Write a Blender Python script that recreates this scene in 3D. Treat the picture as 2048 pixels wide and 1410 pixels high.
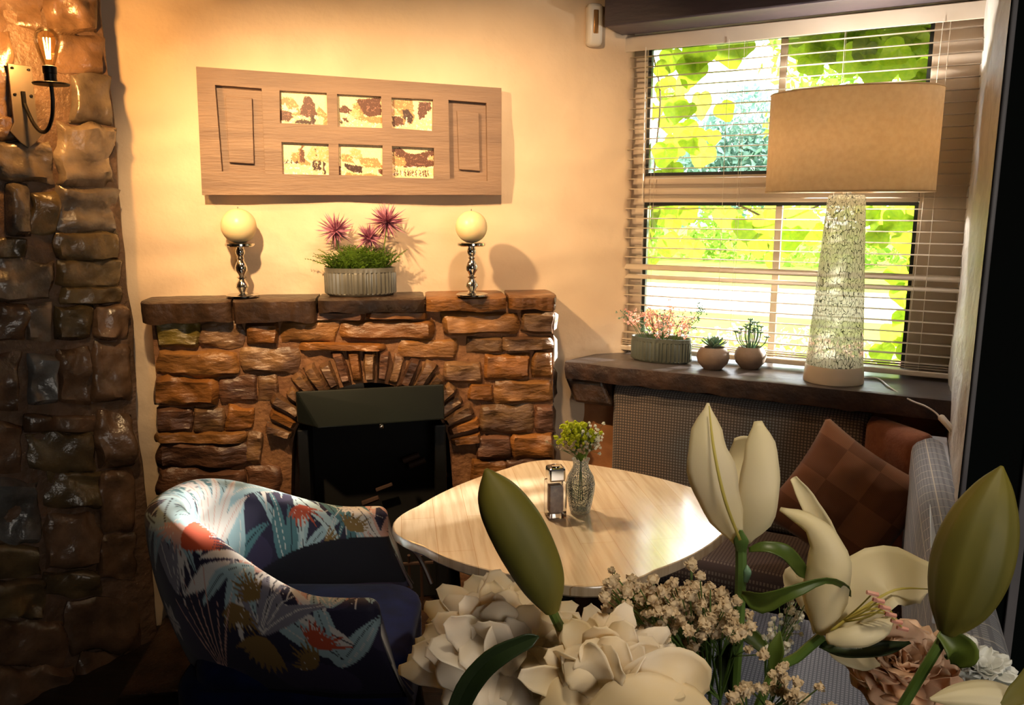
import bpy, bmesh, math, random
import numpy as np
from mathutils import Vector, Matrix, noise
from mathutils.geometry import tessellate_polygon
for o in list(bpy.data.objects): bpy.data.objects.remove(o)
SC = bpy.context.scene; COL = SC.collection
random.seed(7); rng = np.random.default_rng(7)
PI = math.pi

# ------------------------------------------------------------------ camera, sky, sun, lights, exposure
FPX, EYE, PITCH = 1600.0, 1.55, math.radians(10.4466)
cd = bpy.data.cameras.new('camera'); cam = bpy.data.objects.new('camera', cd); COL.objects.link(cam)
cd.sensor_width = 36; cd.sensor_fit = 'HORIZONTAL'; cd.lens = 36 * FPX / 2048; cd.clip_start = .02; cd.clip_end = 200
cam.location = (0, 0, EYE); cam.rotation_euler = (PI / 2 - PITCH, 0, 0); SC.camera = cam
SC.view_settings.view_transform = 'Standard'; SC.view_settings.look = 'None'
SC.view_settings.gamma = 1; SC.view_settings.use_curve_mapping = False; SC.view_settings.exposure = 0.0
try:
    SC.cycles.use_denoising = True; SC.cycles.max_bounces = 8; SC.cycles.transparent_max_bounces = 16
    SC.cycles.sample_clamp_indirect = 6; SC.cycles.caustics_refractive = False; SC.cycles.caustics_reflective = False
except Exception: pass
def lin(c):
    if isinstance(c, str):
        c = [int(c[i:i + 2], 16) / 255 for i in (0, 2, 4)]
    return tuple(x / 12.92 if x <= .04045 else ((x + .055) / 1.055) ** 2.4 for x in c)
w = bpy.data.worlds.new('sky'); SC.world = w; w.use_nodes = True
bg = w.node_tree.nodes['Background']; bg.inputs[0].default_value = (.86, .93, 1.0, 1); bg.inputs[1].default_value = 9.0
def light(name, kind, loc, target, energy, color, **kw):
    ld = bpy.data.lights.new(name, kind); o = bpy.data.objects.new(name, ld); COL.objects.link(o)
    o.location = loc; ld.energy = energy; ld.color = color
    d = Vector(target) - Vector(loc); o.rotation_euler = d.to_track_quat('-Z', 'Y').to_euler()
    for k, v in kw.items(): setattr(ld, k, v)
    return o
WU = np.array([.877, -.480, 0]); WN = np.array([.480, .877, 0]); WO = np.array([.436, 3.10, 0])   # window wall frame
def wp(s, d, z): return WO + WU * s + WN * d + np.array([0, 0, z])
sun = light('sun', 'SUN', (3, 5, 3), (3 - 1.6, 5 - .95, 3 - .58), 40.0, (1, .93, .80), angle=math.radians(3))
pc = wp(.56, .30, 1.56)
portal = light('window_portal', 'AREA', tuple(pc), tuple(pc - WN), 0, (1, 1, 1), shape='RECTANGLE', size=1.5, size_y=1.4)
try: portal.data.cycles.is_portal = True
except Exception: pass
WARM = (1, .66, .33)
spot1 = light('ceiling_spot', 'SPOT', (-.84, 1.78, 2.22), (-.55, 2.88, 1.38), 150, WARM, spot_size=math.radians(86), spot_blend=1, shadow_soft_size=.03)
spot2 = light('ceiling_spot', 'SPOT', (-.02, 2.05, 2.22), (.0, 3.0, 1.32), 48, (1, .66, .36), spot_size=math.radians(110), spot_blend=.9, shadow_soft_size=.03)
back = light('room_daylight', 'AREA', (1.2, -1.35, 1.6), (-.4, 2.4, 1.1), 20, (1, .90, .78), shape='RECTANGLE', size=1.2, size_y=.9)

table_fill = light('table_fill', 'SPOT', (-.25, 2.45, 2.24), (.12, 2.02, .75), 75, (1, .80, .55), spot_size=math.radians(40), spot_blend=.6, shadow_soft_size=.04)  # unseen spot added to brighten the table top
bouquet_fill = light('bouquet_fill', 'SPOT', (.10, .10, 2.26), (.33, .60, 1.22), 27, (1, .83, .60), spot_size=math.radians(50), spot_blend=.8, shadow_soft_size=.06)  # fill light added above the bouquet to lift the flowers, no fixture

# ------------------------------------------------------------------ helpers
def ray(x, y):
    a = (x - 1024) / FPX; b = -(y - 705) / FPX
    return np.array([a, math.cos(PITCH) + b * math.sin(PITCH), -math.sin(PITCH) + b * math.cos(PITCH)])
EYEP = np.array([0, 0, EYE])
def at_z(x, y, z): r = ray(x, y); return EYEP + r * (z - EYE) / r[2]
def at_y(x, y, d): r = ray(x, y); return EYEP + r * d / r[1]
def at_plane(x, y, P, u):
    n = np.array([-u[1], u[0], 0.]); r = ray(x, y); P = np.array([P[0], P[1], 0.])
    return EYEP + r * ((P @ n) / (r @ n))
def link(o, parent=None):
    COL.objects.link(o)
    if parent is not None: o.parent = parent
    return o
def tag(o, label=None, cat=None, group=None, kind=None):
    if label: o['label'] = label
    if cat: o['category'] = cat
    if group: o['group'] = group
    if kind: o['kind'] = kind
    return o
def thing(name, label, cat, loc=(0, 0, 0), rz=0, group=None):
    o = bpy.data.objects.new(name, None); o.empty_display_size = .05; link(o)
    o.location = loc; o.rotation_euler = (0, 0, rz); return tag(o, label, cat, group)
class MB:
    def __init__(s): s.v = []; s.f = []
    def add(s, vs, fs):
        k = len(s.v); s.v += [tuple(map(float, p)) for p in vs]; s.f += [tuple(i + k for i in f) for f in fs]; return s
    def box(s, lo, hi, M=None):
        x0, y0, z0 = lo; x1, y1, z1 = hi
        vs = [(x0, y0, z0), (x1, y0, z0), (x1, y1, z0), (x0, y1, z0), (x0, y0, z1), (x1, y0, z1), (x1, y1, z1), (x0, y1, z1)]
        if M: vs = [M(*p) for p in vs]
        return s.add(vs, [(0, 3, 2, 1), (4, 5, 6, 7), (0, 1, 5, 4), (1, 2, 6, 5), (2, 3, 7, 6), (3, 0, 4, 7)])
    def quadgrid(s, rows):
        n, m = len(rows), len(rows[0]); vs = [p for r in rows for p in r]
        return s.add(vs, [(i * m + j, i * m + j + 1, (i + 1) * m + j + 1, (i + 1) * m + j) for i in range(n - 1) for j in range(m - 1)])
    def tube(s, pts, rad, seg=8, cap=True):
        pts = [Vector(p) for p in pts]; n = len(pts)
        if not hasattr(rad, '__len__'): rad = [rad] * n
        vs = []; up = Vector((0, 0, 1)); a = None
        for i, p in enumerate(pts):
            t = (pts[min(i + 1, n - 1)] - pts[max(i - 1, 0)])
            t = t.normalized() if t.length > 1e-9 else Vector((0, 0, 1))
            if a is None: a = t.cross(Vector((1, 0, 0)) if abs(t.x) < .8 else Vector((0, 1, 0))).normalized()
            a = (a - t * a.dot(t)).normalized(); b = t.cross(a)
            for k in range(seg):
                q = 2 * PI * k / seg; vs.append(p + a * math.cos(q) * rad[i] + b * math.sin(q) * rad[i])
        fs = [(i * seg + k, i * seg + (k + 1) % seg, (i + 1) * seg + (k + 1) % seg, (i + 1) * seg + k) for i in range(n - 1) for k in range(seg)]
        if cap: fs += [tuple(range(seg))[::-1], tuple((n - 1) * seg + k for k in range(seg))]
        return s.add(vs, fs)
    def lathe(s, prof, seg=32, c=(0, 0, 0), sx=1, sy=1, mod=None, capb=True, capt=True):
        vs = []; n = len(prof)
        for i, (r, z) in enumerate(prof):
            for k in range(seg):
                q = 2 * PI * k / seg; m = mod(q, i) if mod else 1
                vs.append((c[0] + r * m * math.cos(q) * sx, c[1] + r * m * math.sin(q) * sy, c[2] + z))
        fs = [(i * seg + k, i * seg + (k + 1) % seg, (i + 1) * seg + (k + 1) % seg, (i + 1) * seg + k) for i in range(n - 1) for k in range(seg)]
        if capb: fs.append(tuple(range(seg))[::-1])
        if capt: fs.append(tuple((n - 1) * seg + k for k in range(seg)))
        return s.add(vs, fs)
    def mesh(s, name):
        me = bpy.data.meshes.new(name); me.from_pydata(s.v, [], s.f); me.update(); return me
    def build(s, name, mat, parent=None, smooth=True, bevel=0, solid=0, sub=0, recalc=True, angle=40):
        me = s.mesh(name)
        if recalc:
            b = bmesh.new(); b.from_mesh(me); bmesh.ops.recalc_face_normals(b, faces=b.faces); b.to_mesh(me); b.free()
        if mat: me.materials.append(mat)
        if smooth:
            for p in me.polygons: p.use_smooth = True
            try: me.set_sharp_from_angle(angle=math.radians(angle))
            except Exception: pass
        o = bpy.data.objects.new(name, me); link(o, parent)
        if solid:
            m = o.modifiers.new('solid', 'SOLIDIFY'); m.thickness = solid; m.offset = 0
        if bevel:
            m = o.modifiers.new('bevel', 'BEVEL'); m.width = bevel; m.segments = 2; m.limit_method = 'ANGLE'
        if sub:
            m = o.modifiers.new('sub', 'SUBSURF'); m.levels = sub; m.render_levels = sub
        return o
def copy_tree(o, parent=None):
    c = o.copy(); COL.objects.link(c)
    if parent is not None: c.parent = parent
    for ch in list(o.children): copy_tree(ch, c)
    return c

# ------------------------------------------------------------------ materials
def material(name, color, rough=.6, metal=0, color2=None, scale=8, detail=4, stretch=(1, 1, 1), bump=0, bscale=None, lo=.35, hi=.65,
             spec=.5, trans=0, sheen=0, coat=0, sss=0, translucent=0, vcol=False, objrand=0, emis=None, alpha=1):
    m = bpy.data.materials.new(name); m.use_nodes = True; nt = m.node_tree; N = nt.nodes; L = nt.links
    b = N['Principled BSDF']; c = lin(color) + (1,)
    b.inputs['Base Color'].default_value = c; b.inputs['Roughness'].default_value = rough; b.inputs['Metallic'].default_value = metal
    b.inputs['Specular IOR Level'].default_value = spec; b.inputs['Transmission Weight'].default_value = trans
    b.inputs['Sheen Weight'].default_value = sheen; b.inputs['Coat Weight'].default_value = coat; b.inputs['Coat Roughness'].default_value = .16
    if sss:
        b.inputs['Subsurface Weight'].default_value = sss; b.inputs['Subsurface Radius'].default_value = (.02, .012, .006); b.inputs['Subsurface Scale'].default_value = 1
    tc = N.new('ShaderNodeTexCoord'); mp = N.new('ShaderNodeMapping'); mp.inputs['Scale'].default_value = stretch
    L.new(tc.outputs['Object'], mp.inputs[0]); out = None
    if vcol:
        a = N.new('ShaderNodeVertexColor'); a.layer_name = 'Col'; out = a.outputs[0]
    if color2 is not None:
        n = N.new('ShaderNodeTexNoise'); n.inputs['Scale'].default_value = scale; n.inputs['Detail'].default_value = detail; L.new(mp.outputs[0], n.inputs[0])
        r = N.new('ShaderNodeValToRGB'); r.color_ramp.elements[0].position = lo; r.color_ramp.elements[1].position = hi
        r.color_ramp.elements[0].color = c; r.color_ramp.elements[1].color = lin(color2) + (1,); L.new(n.outputs[0], r.inputs[0]); out = r.outputs[0]
    if objrand:
        oi = N.new('ShaderNodeObjectInfo'); hs = N.new('ShaderNodeHueSaturation'); mr = N.new('ShaderNodeMapRange')
        mr.inputs['To Min'].default_value = 1 - objrand; mr.inputs['To Max'].default_value = 1 + objrand; L.new(oi.outputs['Random'], mr.inputs[0])
        L.new(mr.outputs[0], hs.inputs['Value'])
        if out: L.new(out, hs.inputs['Color'])
        else: hs.inputs['Color'].default_value = c
        out = hs.outputs[0]
    if out: L.new(out, b.inputs['Base Color'])
    if bump:
        n2 = N.new('ShaderNodeTexNoise'); n2.inputs['Scale'].default_value = bscale or scale * 3; n2.inputs['Detail'].default_value = 6
        L.new(mp.outputs[0], n2.inputs[0]); bp = N.new('ShaderNodeBump'); bp.inputs['Strength'].default_value = bump; bp.inputs['Distance'].default_value = .01
        L.new(n2.outputs[0], bp.inputs['Height']); L.new(bp.outputs[0], b.inputs['Normal'])
    if emis: b.inputs['Emission Color'].default_value = lin(emis[0]) + (1,); b.inputs['Emission Strength'].default_value = emis[1]
    if translucent:
        t = N.new('ShaderNodeBsdfTranslucent'); mx = N.new('ShaderNodeMixShader'); mx.inputs[0].default_value = translucent
        t.inputs[0].default_value = c
        if out: L.new(out, t.inputs[0])
        L.new(b.outputs[0], mx.inputs[1]); L.new(t.outputs[0], mx.inputs[2]); L.new(mx.outputs[0], N['Material Output'].inputs[0])
    return m
def glass_mat(name, tint=(1, 1, 1), fac=.0, rough=.02, bumpy=0):
    m = bpy.data.materials.new(name); m.use_nodes = True; nt = m.node_tree; N = nt.nodes; L = nt.links; N.remove(N['Principled BSDF'])
    tr = N.new('ShaderNodeBsdfTransparent'); tr.inputs[0].default_value = tint + (1,)
    gl = N.new('ShaderNodeBsdfGlossy'); gl.inputs['Roughness'].default_value = rough
    fr = N.new('ShaderNodeFresnel'); fr.inputs[0].default_value = 1.45; ad = N.new('ShaderNodeMath'); ad.operation = 'ADD'; ad.inputs[1].default_value = fac
    L.new(fr.outputs[0], ad.inputs[0]); mx = N.new('ShaderNodeMixShader'); L.new(ad.outputs[0], mx.inputs[0]); L.new(tr.outputs[0], mx.inputs[1]); L.new(gl.outputs[0], mx.inputs[2])
    L.new(mx.outputs[0], N['Material Output'].inputs[0])
    if bumpy:
        tl = N.new('ShaderNodeBsdfTranslucent'); m3 = N.new('ShaderNodeMixShader'); m3.inputs[0].default_value = .12; tl.inputs[0].default_value = (.95, .97, .95, 1)
        L.new(mx.outputs[0], m3.inputs[1]); L.new(tl.outputs[0], m3.inputs[2]); L.new(m3.outputs[0], N['Material Output'].inputs[0])
        tc = N.new('ShaderNodeTexCoord'); v = N.new('ShaderNodeTexVoronoi'); v.inputs['Scale'].default_value = bumpy; L.new(tc.outputs['Object'], v.inputs['Vector'])
        bp = N.new('ShaderNodeBump'); bp.inputs['Distance'].default_value = .004; L.new(v.outputs['Distance'], bp.inputs['Height'])
        L.new(bp.outputs[0], gl.inputs['Normal']); L.new(bp.outputs[0], fr.inputs['Normal'])
    return m
def check_mat(name, base, line, base2, period=.0105, wide=.5, fine=.35, big=None, bigcol=None):
    """small woven check in the object's own x/z (or x/y) axes, with a bigger soft blocks of tone"""
    m = bpy.data.materials.new(name); m.use_nodes = True; nt = m.node_tree; N = nt.nodes; L = nt.links; b = N['Principled BSDF']
    b.inputs['Roughness'].default_value = .9; b.inputs['Sheen Weight'].default_value = .2; b.inputs['Specular IOR Level'].default_value = .2
    uv = N.new('ShaderNodeUVMap'); sp = N.new('ShaderNodeSeparateXYZ'); L.new(uv.outputs[0], sp.inputs[0])
    def stripe(sock, per, wd):
        a = N.new('ShaderNodeMath'); a.operation = 'DIVIDE'; a.inputs[1].default_value = per; L.new(sock, a.inputs[0])
        f = N.new('ShaderNodeMath'); f.operation = 'FRACT'; L.new(a.outputs[0], f.inputs[0])
        l = N.new('ShaderNodeMath'); l.operation = 'LESS_THAN'; l.inputs[1].default_value = wd; L.new(f.outputs[0], l.inputs[0]); return l.outputs[0]
    def op(o_, x, y):
        a = N.new('ShaderNodeMath'); a.operation = o_; L.new(x, a.inputs[0]); L.new(y, a.inputs[1]); return a.outputs[0]
    def mix(fac, c1, c2):
        x = N.new('ShaderNodeMix'); x.data_type = 'RGBA'; L.new(fac, x.inputs['Factor'])
        for s_, c in (('A', c1), ('B', c2)):
            i = [k for k in x.inputs if k.name == s_ and k.type == 'RGBA'][0]
            if isinstance(c, tuple): i.default_value = c
            else: L.new(c, i)
        return [k for k in x.outputs if k.type == 'RGBA'][0]
    sx, sy = stripe(sp.outputs[0], period, fine), stripe(sp.outputs[1], period, fine)
    n = N.new('ShaderNodeTexNoise'); n.inputs['Scale'].default_value = 2.2; L.new(uv.outputs[0], n.inputs[0])
    r = N.new('ShaderNodeValToRGB'); r.color_ramp.elements[0].position = .42; r.color_ramp.elements[1].position = .6
    r.color_ramp.elements[0].color = lin(base) + (1,); r.color_ramp.elements[1].color = lin(base2) + (1,); L.new(n.outputs[0], r.inputs[0])
    c = mix(op('MAXIMUM', sx, sy), r.outputs[0], lin(line) + (1,))
    if big:
        bx, by = stripe(sp.outputs[0], big, .05), stripe(sp.outputs[1], big, .05)
        c = mix(op('MAXIMUM', bx, by), c, lin(bigcol) + (1,))
    L.new(c, b.inputs['Base Color'])
    bp = N.new('ShaderNodeBump'); bp.inputs['Strength'].default_value = .3; bp.inputs['Distance'].default_value = .001
    L.new(op('ADD', sx, sy), bp.inputs['Height']); L.new(bp.outputs[0], b.inputs['Normal'])
    return m

M = {}
M['plaster'] = material('plaster', 'd9c0a2', .62, color2='e3ccaf', scale=3, bump=1.0, bscale=7, spec=.35)
M['reveal'] = material('reveal_plaster', 'bdb8b2', .5, color2='cfcac2', scale=12, bump=.9, bscale=22)
M['low_wall'] = material('low_wall_plaster', 'b87a48', .7, color2='8a5a38', scale=6, bump=.6)
M['room'] = material('room_wall_paint', '3a2c24', .8, color2='2c211b', scale=3)
M['ceiling'] = material('ceiling_paint', '2b2528', .8, color2='231e20', scale=3)
M['floor'] = material('dark_floor_boards', '2a1d15', .5, color2='1a120d', scale=5, stretch=(1, 8, 1), bump=.2)
M['mortar'] = material('brown_mortar', '8f643f', .75, color2='70492d', scale=14, bump=.9, bscale=40)
M['mortar_dark'] = material('grey_brown_mortar', '6b5240', .5, color2='54402f', scale=14, bump=.9, bscale=40)
ST = [('8b5a2b', '6a431f'), ('9a6a38', '6f4a26'), ('84623f', '5d4230'), ('7d6a2c', '5c4c22'), ('6d4a35', '4c3428')]
M['stones'] = [material('warm_stone', a, .36, color2=b_, scale=10, stretch=(1, 1, 2.5), bump=.8, bscale=26, objrand=.25, spec=.6) for a, b_ in ST]
SG = [('8a7a68', '5c4e42'), ('75695c', '4a4038'), ('6c5a3c', '4c3f2c'), ('7a5e48', '54402f'), ('848482', '585450')]
M['greys'] = [material('varnished_grey_stone', a, .26, color2=b_, scale=9, bump=.9, bscale=18, objrand=.25, spec=.7) for a, b_ in SG]
M['slate'] = material('dark_mantel_stone', '4a3526', .35, color2='241a14', scale=8, bump=.9, bscale=25)
M['beam'] = material('dark_painted_beam', '4a4147', .45, color2='3f383f', scale=5, stretch=(1, 1, 4), bump=.2)
M['sill'] = material('dark_slate_sill', '57504e', .33, color2='453f3f', scale=6, bump=.35, bscale=14, spec=.7)
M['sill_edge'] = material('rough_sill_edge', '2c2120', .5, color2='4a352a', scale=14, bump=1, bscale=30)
M['upvc'] = material('cream_window_frame', 'c9b7a2', .35, color2='bfab95', scale=4)
M['gasket'] = material('black_window_gasket', '1c1f1c', .4)
M['slat'] = material('cream_slat', 'd8cab8', .4, color2='cdbda8', scale=5, stretch=(1, 1, 1))
M['cord'] = material('blind_cord', 'd8cdbc', .7)
M['pane'] = glass_mat('window_glass', fac=-.02)
M['green_wall'] = material('dark_green_wall', '060a08', .75, color2='081210', scale=2, spec=.12)
M['silver_trim'] = material('pale_grey_gloss_trim', '9a979a', .25, color2='827f83', scale=4)
M['doorwood'] = material('weathered_taupe_wood', '8f745f', .6, color2='7d6453', scale=5, stretch=(.6, 1, 5), bump=.3, bscale=30)
M['print'] = material('sepia_print', 'ffffff', .5, vcol=True)
M['chrome'] = material('chrome', 'd8d4cc', .12, metal=1)
M['wax'] = material('cream_wax', 'f0d9a8', .35, sss=.4)
M['zinc'] = material('ribbed_zinc', '8d8a80', .35, metal=.55, color2='77746a', scale=9)
M['zinc_grey'] = material('ribbed_grey_green_metal', '6f7468', .42, metal=.4, color2='5d6258', scale=9)
M['fern'] = material('fern_green', '73922e', .5, color2='55761f', scale=20, translucent=.25)
M['thistle'] = material('thistle_purple', '8c3f5c', .5, color2='c98aa0', scale=30)
M['soil'] = material('dark_soil', '2b1e14', .9, bump=.6, bscale=60)
M['terracotta'] = material('pale_terracotta', '85705f', .65, color2='736052', scale=12, bump=.2)
M['succulent'] = material('grey_green_succulent', '6f9178', .45, color2='5a7d62', scale=14, translucent=.15)
M['pinkflower'] = material('pink_blossom', 'e39a88', .6, color2='f1c8b4', scale=30, translucent=.35)
M['ironblack'] = material('black_iron', '14110f', .4, metal=.6, bump=.2, bscale=50)
M['plate'] = material('grey_steel_plate', '6a5c4e', .38, metal=.55, color2='6a6055', scale=12)
M['hood'] = material('black_enamel_hood', '1b201c', .22, color2='151816', scale=4, spec=.6)
M['stove'] = material('black_stove_metal', '0b0b0b', .42, color2='121212', scale=6)
M['soot'] = material('sooty_black', '050404', .9)
M['ember_bar'] = material('rusty_grate', '3a2416', .7)
M['white_plastic'] = material('white_plastic', 'e2dcd2', .35)
M['gold'] = material('brass_strip', 'b88a55', .3, metal=.8)
M['shade'] = material('oatmeal_lamp_shade', 'e6d6bc', .85, color2='deccb0', scale=60, translucent=.5)
M['shade_in'] = material('shade_lining', 'f5e6cc', .7, translucent=.35)
M['lampbase'] = material('frosted_lamp_foot', 'd8ccba', .4, sss=.1)
M['cable'] = material('white_cable', 'cfc9c2', .4)
M['navy'] = material('navy_velvet', '101f52', .8, color2='0b1740', scale=18, sheen=.08, spec=.2)
M['darkwood'] = material('dark_wood', '2c1c12', .35, color2='1c120b', scale=6, stretch=(4, 1, 1))
M['rust_fabric'] = material('terracotta_wool', 'a0654a', .9, color2='935b42', scale=60, sheen=.3, bump=.2, bscale=150)
M['check_brown'] = check_mat('brown_woven_check', '8a7768', '4a4442', '6f767c')
M['check_seat'] = check_mat('seat_woven_check', '8b7a70', '54484a', '7d7470', fine=.45)
M['check_pale'] = check_mat('pale_grey_check', 'a9abb2', '7d8088', '9a9ca6', period=.008, big=.055, bigcol='d2cec4')
M['check_blue'] = check_mat('grey_blue_check', '9aa1b4', '63697a', '8c92a4', period=.009)
M['ledge'] = material('white_ledge_paint', 'c9cbd4', .4)
M['wire'] = material('green_stem', '54702c', .5, color2='46602a', scale=12)
M['leaf'] = material('lily_leaf', '63752e', .4, color2='465a20', scale=14, translucent=.3)
M['leaf_dark'] = material('dark_leaf', '2c3a1c', .35, color2='1e2a16', scale=14, translucent=.1)
M['bud'] = material('green_lily_bud', '6e651e', .62, color2='504e16', scale=18, stretch=(1, 1, .3), sss=.12)
M['lily'] = material('ivory_lily_petal', 'ece3c8', .5, color2='f0e6bc', scale=9, translucent=.45, bump=.12, bscale=25)
M['lily_vein'] = material('lily_midrib', 'c7b85c', .5, translucent=.3)
M['peony'] = material('cream_peony_petal', 'f8e8c2', .6, color2='fff6e6', scale=14, lo=.4, hi=.6, translucent=.5, bump=.15, bscale=20)
M['peach'] = material('peach_carnation_petal', 'f6dcc0', .65, color2='ecc4a0', scale=8, translucent=.4, bump=.15, bscale=20)
M['mum'] = material('white_petal', 'eef0ec', .6, translucent=.35)
M['gyp'] = material('cream_floret', 'dcc8a8', .75, color2='c9b28e', scale=60, translucent=.25)
M['gypw'] = material('white_floret', 'faf8ee', .7, translucent=.4)
M['gypy'] = material('yellow_green_floret', 'e4e63c', .7, color2='ccd832', scale=60, translucent=.45)
M['clear'] = glass_mat('clear_glass', tint=(.96, .97, .97), fac=.03)
M['cutglass'] = glass_mat('textured_glass', tint=(.96, .98, .98), fac=-.06, rough=.12, bumpy=220)
M['brownglass'] = material('ground_pepper', '94745a', .8, color2='6e513c', scale=90)
M['lawn'] = material('sunlit_lawn', '727e3a', .9, color2='848e42', scale=3, spec=0)
M['path'] = material('pale_gravel', 'a8a698', .9, spec=0)
M['vine'] = material('vine_leaf', '7c9828', .5, color2='98aa2a', scale=6, translucent=.6, objrand=.5)
M['hedge'] = material('hedge_leaf', '7fa03a', .6, color2='9ab84a', scale=1.2, translucent=.5, spec=0)
M['vinestem'] = material('vine_stem', '5a4a2c', .7)

def tabletop_mat():
    m = material('pale_oak_tabletop', 'cfa577', .24, spec=1.0, coat=1.0); nt = m.node_tree; N = nt.nodes; L = nt.links; b = N['Principled BSDF']
    tc = N.new('ShaderNodeTexCoord'); mp = N.new('ShaderNodeMapping'); mp.inputs['Rotation'].default_value = (0, 0, math.radians(82)); L.new(tc.outputs['Object'], mp.inputs[0])
    br = N.new('ShaderNodeTexBrick'); br.inputs['Scale'].default_value = 1; br.inputs['Brick Width'].default_value = .42; br.inputs['Row Height'].default_value = .085
    br.inputs['Mortar Size'].default_value = .0006; br.inputs['Color1'].default_value = lin('e6cba4') + (1,); br.inputs['Color2'].default_value = lin('f2ddbe') + (1,)
    br.inputs['Mortar'].default_value = lin('c79f70') + (1,); L.new(mp.outputs[0], br.inputs['Vector'])
    mp2 = N.new('ShaderNodeMapping'); mp2.inputs['Scale'].default_value = (3, 45, 3); L.new(mp.outputs[0], mp2.inputs[0])
    n = N.new('ShaderNodeTexNoise'); n.inputs['Scale'].default_value = 1.5; n.inputs['Detail'].default_value = 5; L.new(mp2.outputs[0], n.inputs[0])
    mx = N.new('ShaderNodeMix'); mx.data_type = 'RGBA'; mx.blend_type = 'MULTIPLY'; mx.inputs['Factor'].default_value = .45
    A = [k for k in mx.inputs if k.name == 'A' and k.type == 'RGBA'][0]; B = [k for k in mx.inputs if k.name == 'B' and k.type == 'RGBA'][0]
    r = N.new('ShaderNodeValToRGB'); r.color_ramp.elements[0].position = .35; r.color_ramp.elements[0].color = (.55, .42, .3, 1); r.color_ramp.elements[1].position = .6; r.color_ramp.elements[1].color = (1, 1, 1, 1)
    L.new(n.outputs[0], r.inputs[0]); L.new(br.outputs['Color'], A); L.new(r.outputs[0], B)
    L.new([k for k in mx.outputs if k.type == 'RGBA'][0], b.inputs['Base Color'])
    bp = N.new('ShaderNodeBump'); bp.inputs['Strength'].default_value = .12; bp.inputs['Distance'].default_value = .002; L.new(n.outputs[0], bp.inputs['Height']); L.new(bp.outputs[0], b.inputs['Normal'])
    return m
M['table'] = tabletop_mat(); M['table'].node_tree.nodes['Principled BSDF'].inputs['Coat IOR'].default_value = 1.9
def crackle_mat():
    m = bpy.data.materials.new('crackled_mercury_glass'); m.use_nodes = True; nt = m.node_tree; N = nt.nodes; L = nt.links; b = N['Principled BSDF']
    tc = N.new('ShaderNodeTexCoord'); mp = N.new('ShaderNodeMapping'); mp.inputs['Scale'].default_value = (1, 1, .36); L.new(tc.outputs['Object'], mp.inputs[0])
    ns = N.new('ShaderNodeTexNoise'); ns.inputs['Scale'].default_value = 40; L.new(mp.outputs[0], ns.inputs[0])
    ad = N.new('ShaderNodeMix'); ad.data_type = 'RGBA'; ad.inputs['Factor'].default_value = .02
    v = N.new('ShaderNodeTexVoronoi'); v.feature = 'DISTANCE_TO_EDGE'; v.inputs['Scale'].default_value = 130
    A = [k for k in ad.inputs if k.name == 'A' and k.type == 'RGBA'][0]; B = [k for k in ad.inputs if k.name == 'B' and k.type == 'RGBA'][0]
    L.new(mp.outputs[0], A); L.new(ns.outputs['Color'], B); L.new([k for k in ad.outputs if k.type == 'RGBA'][0], v.inputs['Vector'])
    n2 = N.new('ShaderNodeTexNoise'); n2.inputs['Scale'].default_value = 7; L.new(tc.outputs['Object'], n2.inputs[0])
    th = N.new('ShaderNodeMath'); th.operation = 'MULTIPLY'; th.inputs[1].default_value = .09; L.new(n2.outputs[0], th.inputs[0])
    lt = N.new('ShaderNodeMath'); lt.operation = 'LESS_THAN'; L.new(v.outputs['Distance'], lt.inputs[0]); L.new(th.outputs[0], lt.inputs[1])
    mx = N.new('ShaderNodeMix'); mx.data_type = 'RGBA'; L.new(lt.outputs[0], mx.inputs['Factor'])
    [k for k in mx.inputs if k.name == 'A' and k.type == 'RGBA'][0].default_value = lin('f2efe4') + (1,)
    [k for k in mx.inputs if k.name == 'B' and k.type == 'RGBA'][0].default_value = lin('5c5c52') + (1,)
    col = [k for k in mx.outputs if k.type == 'RGBA'][0]; L.new(col, b.inputs['Base Color']); b.inputs['Roughness'].default_value = .15; b.inputs['Specular IOR Level'].default_value = .8
    t = N.new('ShaderNodeBsdfTranslucent'); L.new(col, t.inputs[0]); ms = N.new('ShaderNodeMixShader'); ms.inputs[0].default_value = .75
    L.new(b.outputs[0], ms.inputs[1]); L.new(t.outputs[0], ms.inputs[2]); tp = N.new('ShaderNodeBsdfTransparent'); L.new(col, tp.inputs[0]); m4 = N.new('ShaderNodeMixShader'); m4.inputs[0].default_value = .36; L.new(ms.outputs[0], m4.inputs[1]); L.new(tp.outputs[0], m4.inputs[2]); L.new(m4.outputs[0], N['Material Output'].inputs[0]); return m
M['crackle'] = crackle_mat()
def plaid_mat():
    m = check_mat('brown_plaid_wool', '96684a', '8a5c40', '7c5540', period=.004, fine=.3)
    nt = m.node_tree; N = nt.nodes; L = nt.links; b = N['Principled BSDF']; src = b.inputs['Base Color'].links[0].from_socket
    uv = N.new('ShaderNodeUVMap'); ch = N.new('ShaderNodeTexChecker'); ch.inputs['Scale'].default_value = 9.5; L.new(uv.outputs[0], ch.inputs[0])
    ch.inputs[1].default_value = (1, 1, 1, 1); ch.inputs[2].default_value = (.62, .58, .58, 1)
    mx = N.new('ShaderNodeMix'); mx.data_type = 'RGBA'; mx.blend_type = 'MULTIPLY'; mx.inputs['Factor'].default_value = .75
    L.new(src, [k for k in mx.inputs if k.name == 'A' and k.type == 'RGBA'][0]); L.new(ch.outputs[0], [k for k in mx.inputs if k.name == 'B' and k.type == 'RGBA'][0])
    L.new([k for k in mx.outputs if k.type == 'RGBA'][0], b.inputs['Base Color']); return m
M['plaid'] = plaid_mat()

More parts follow.
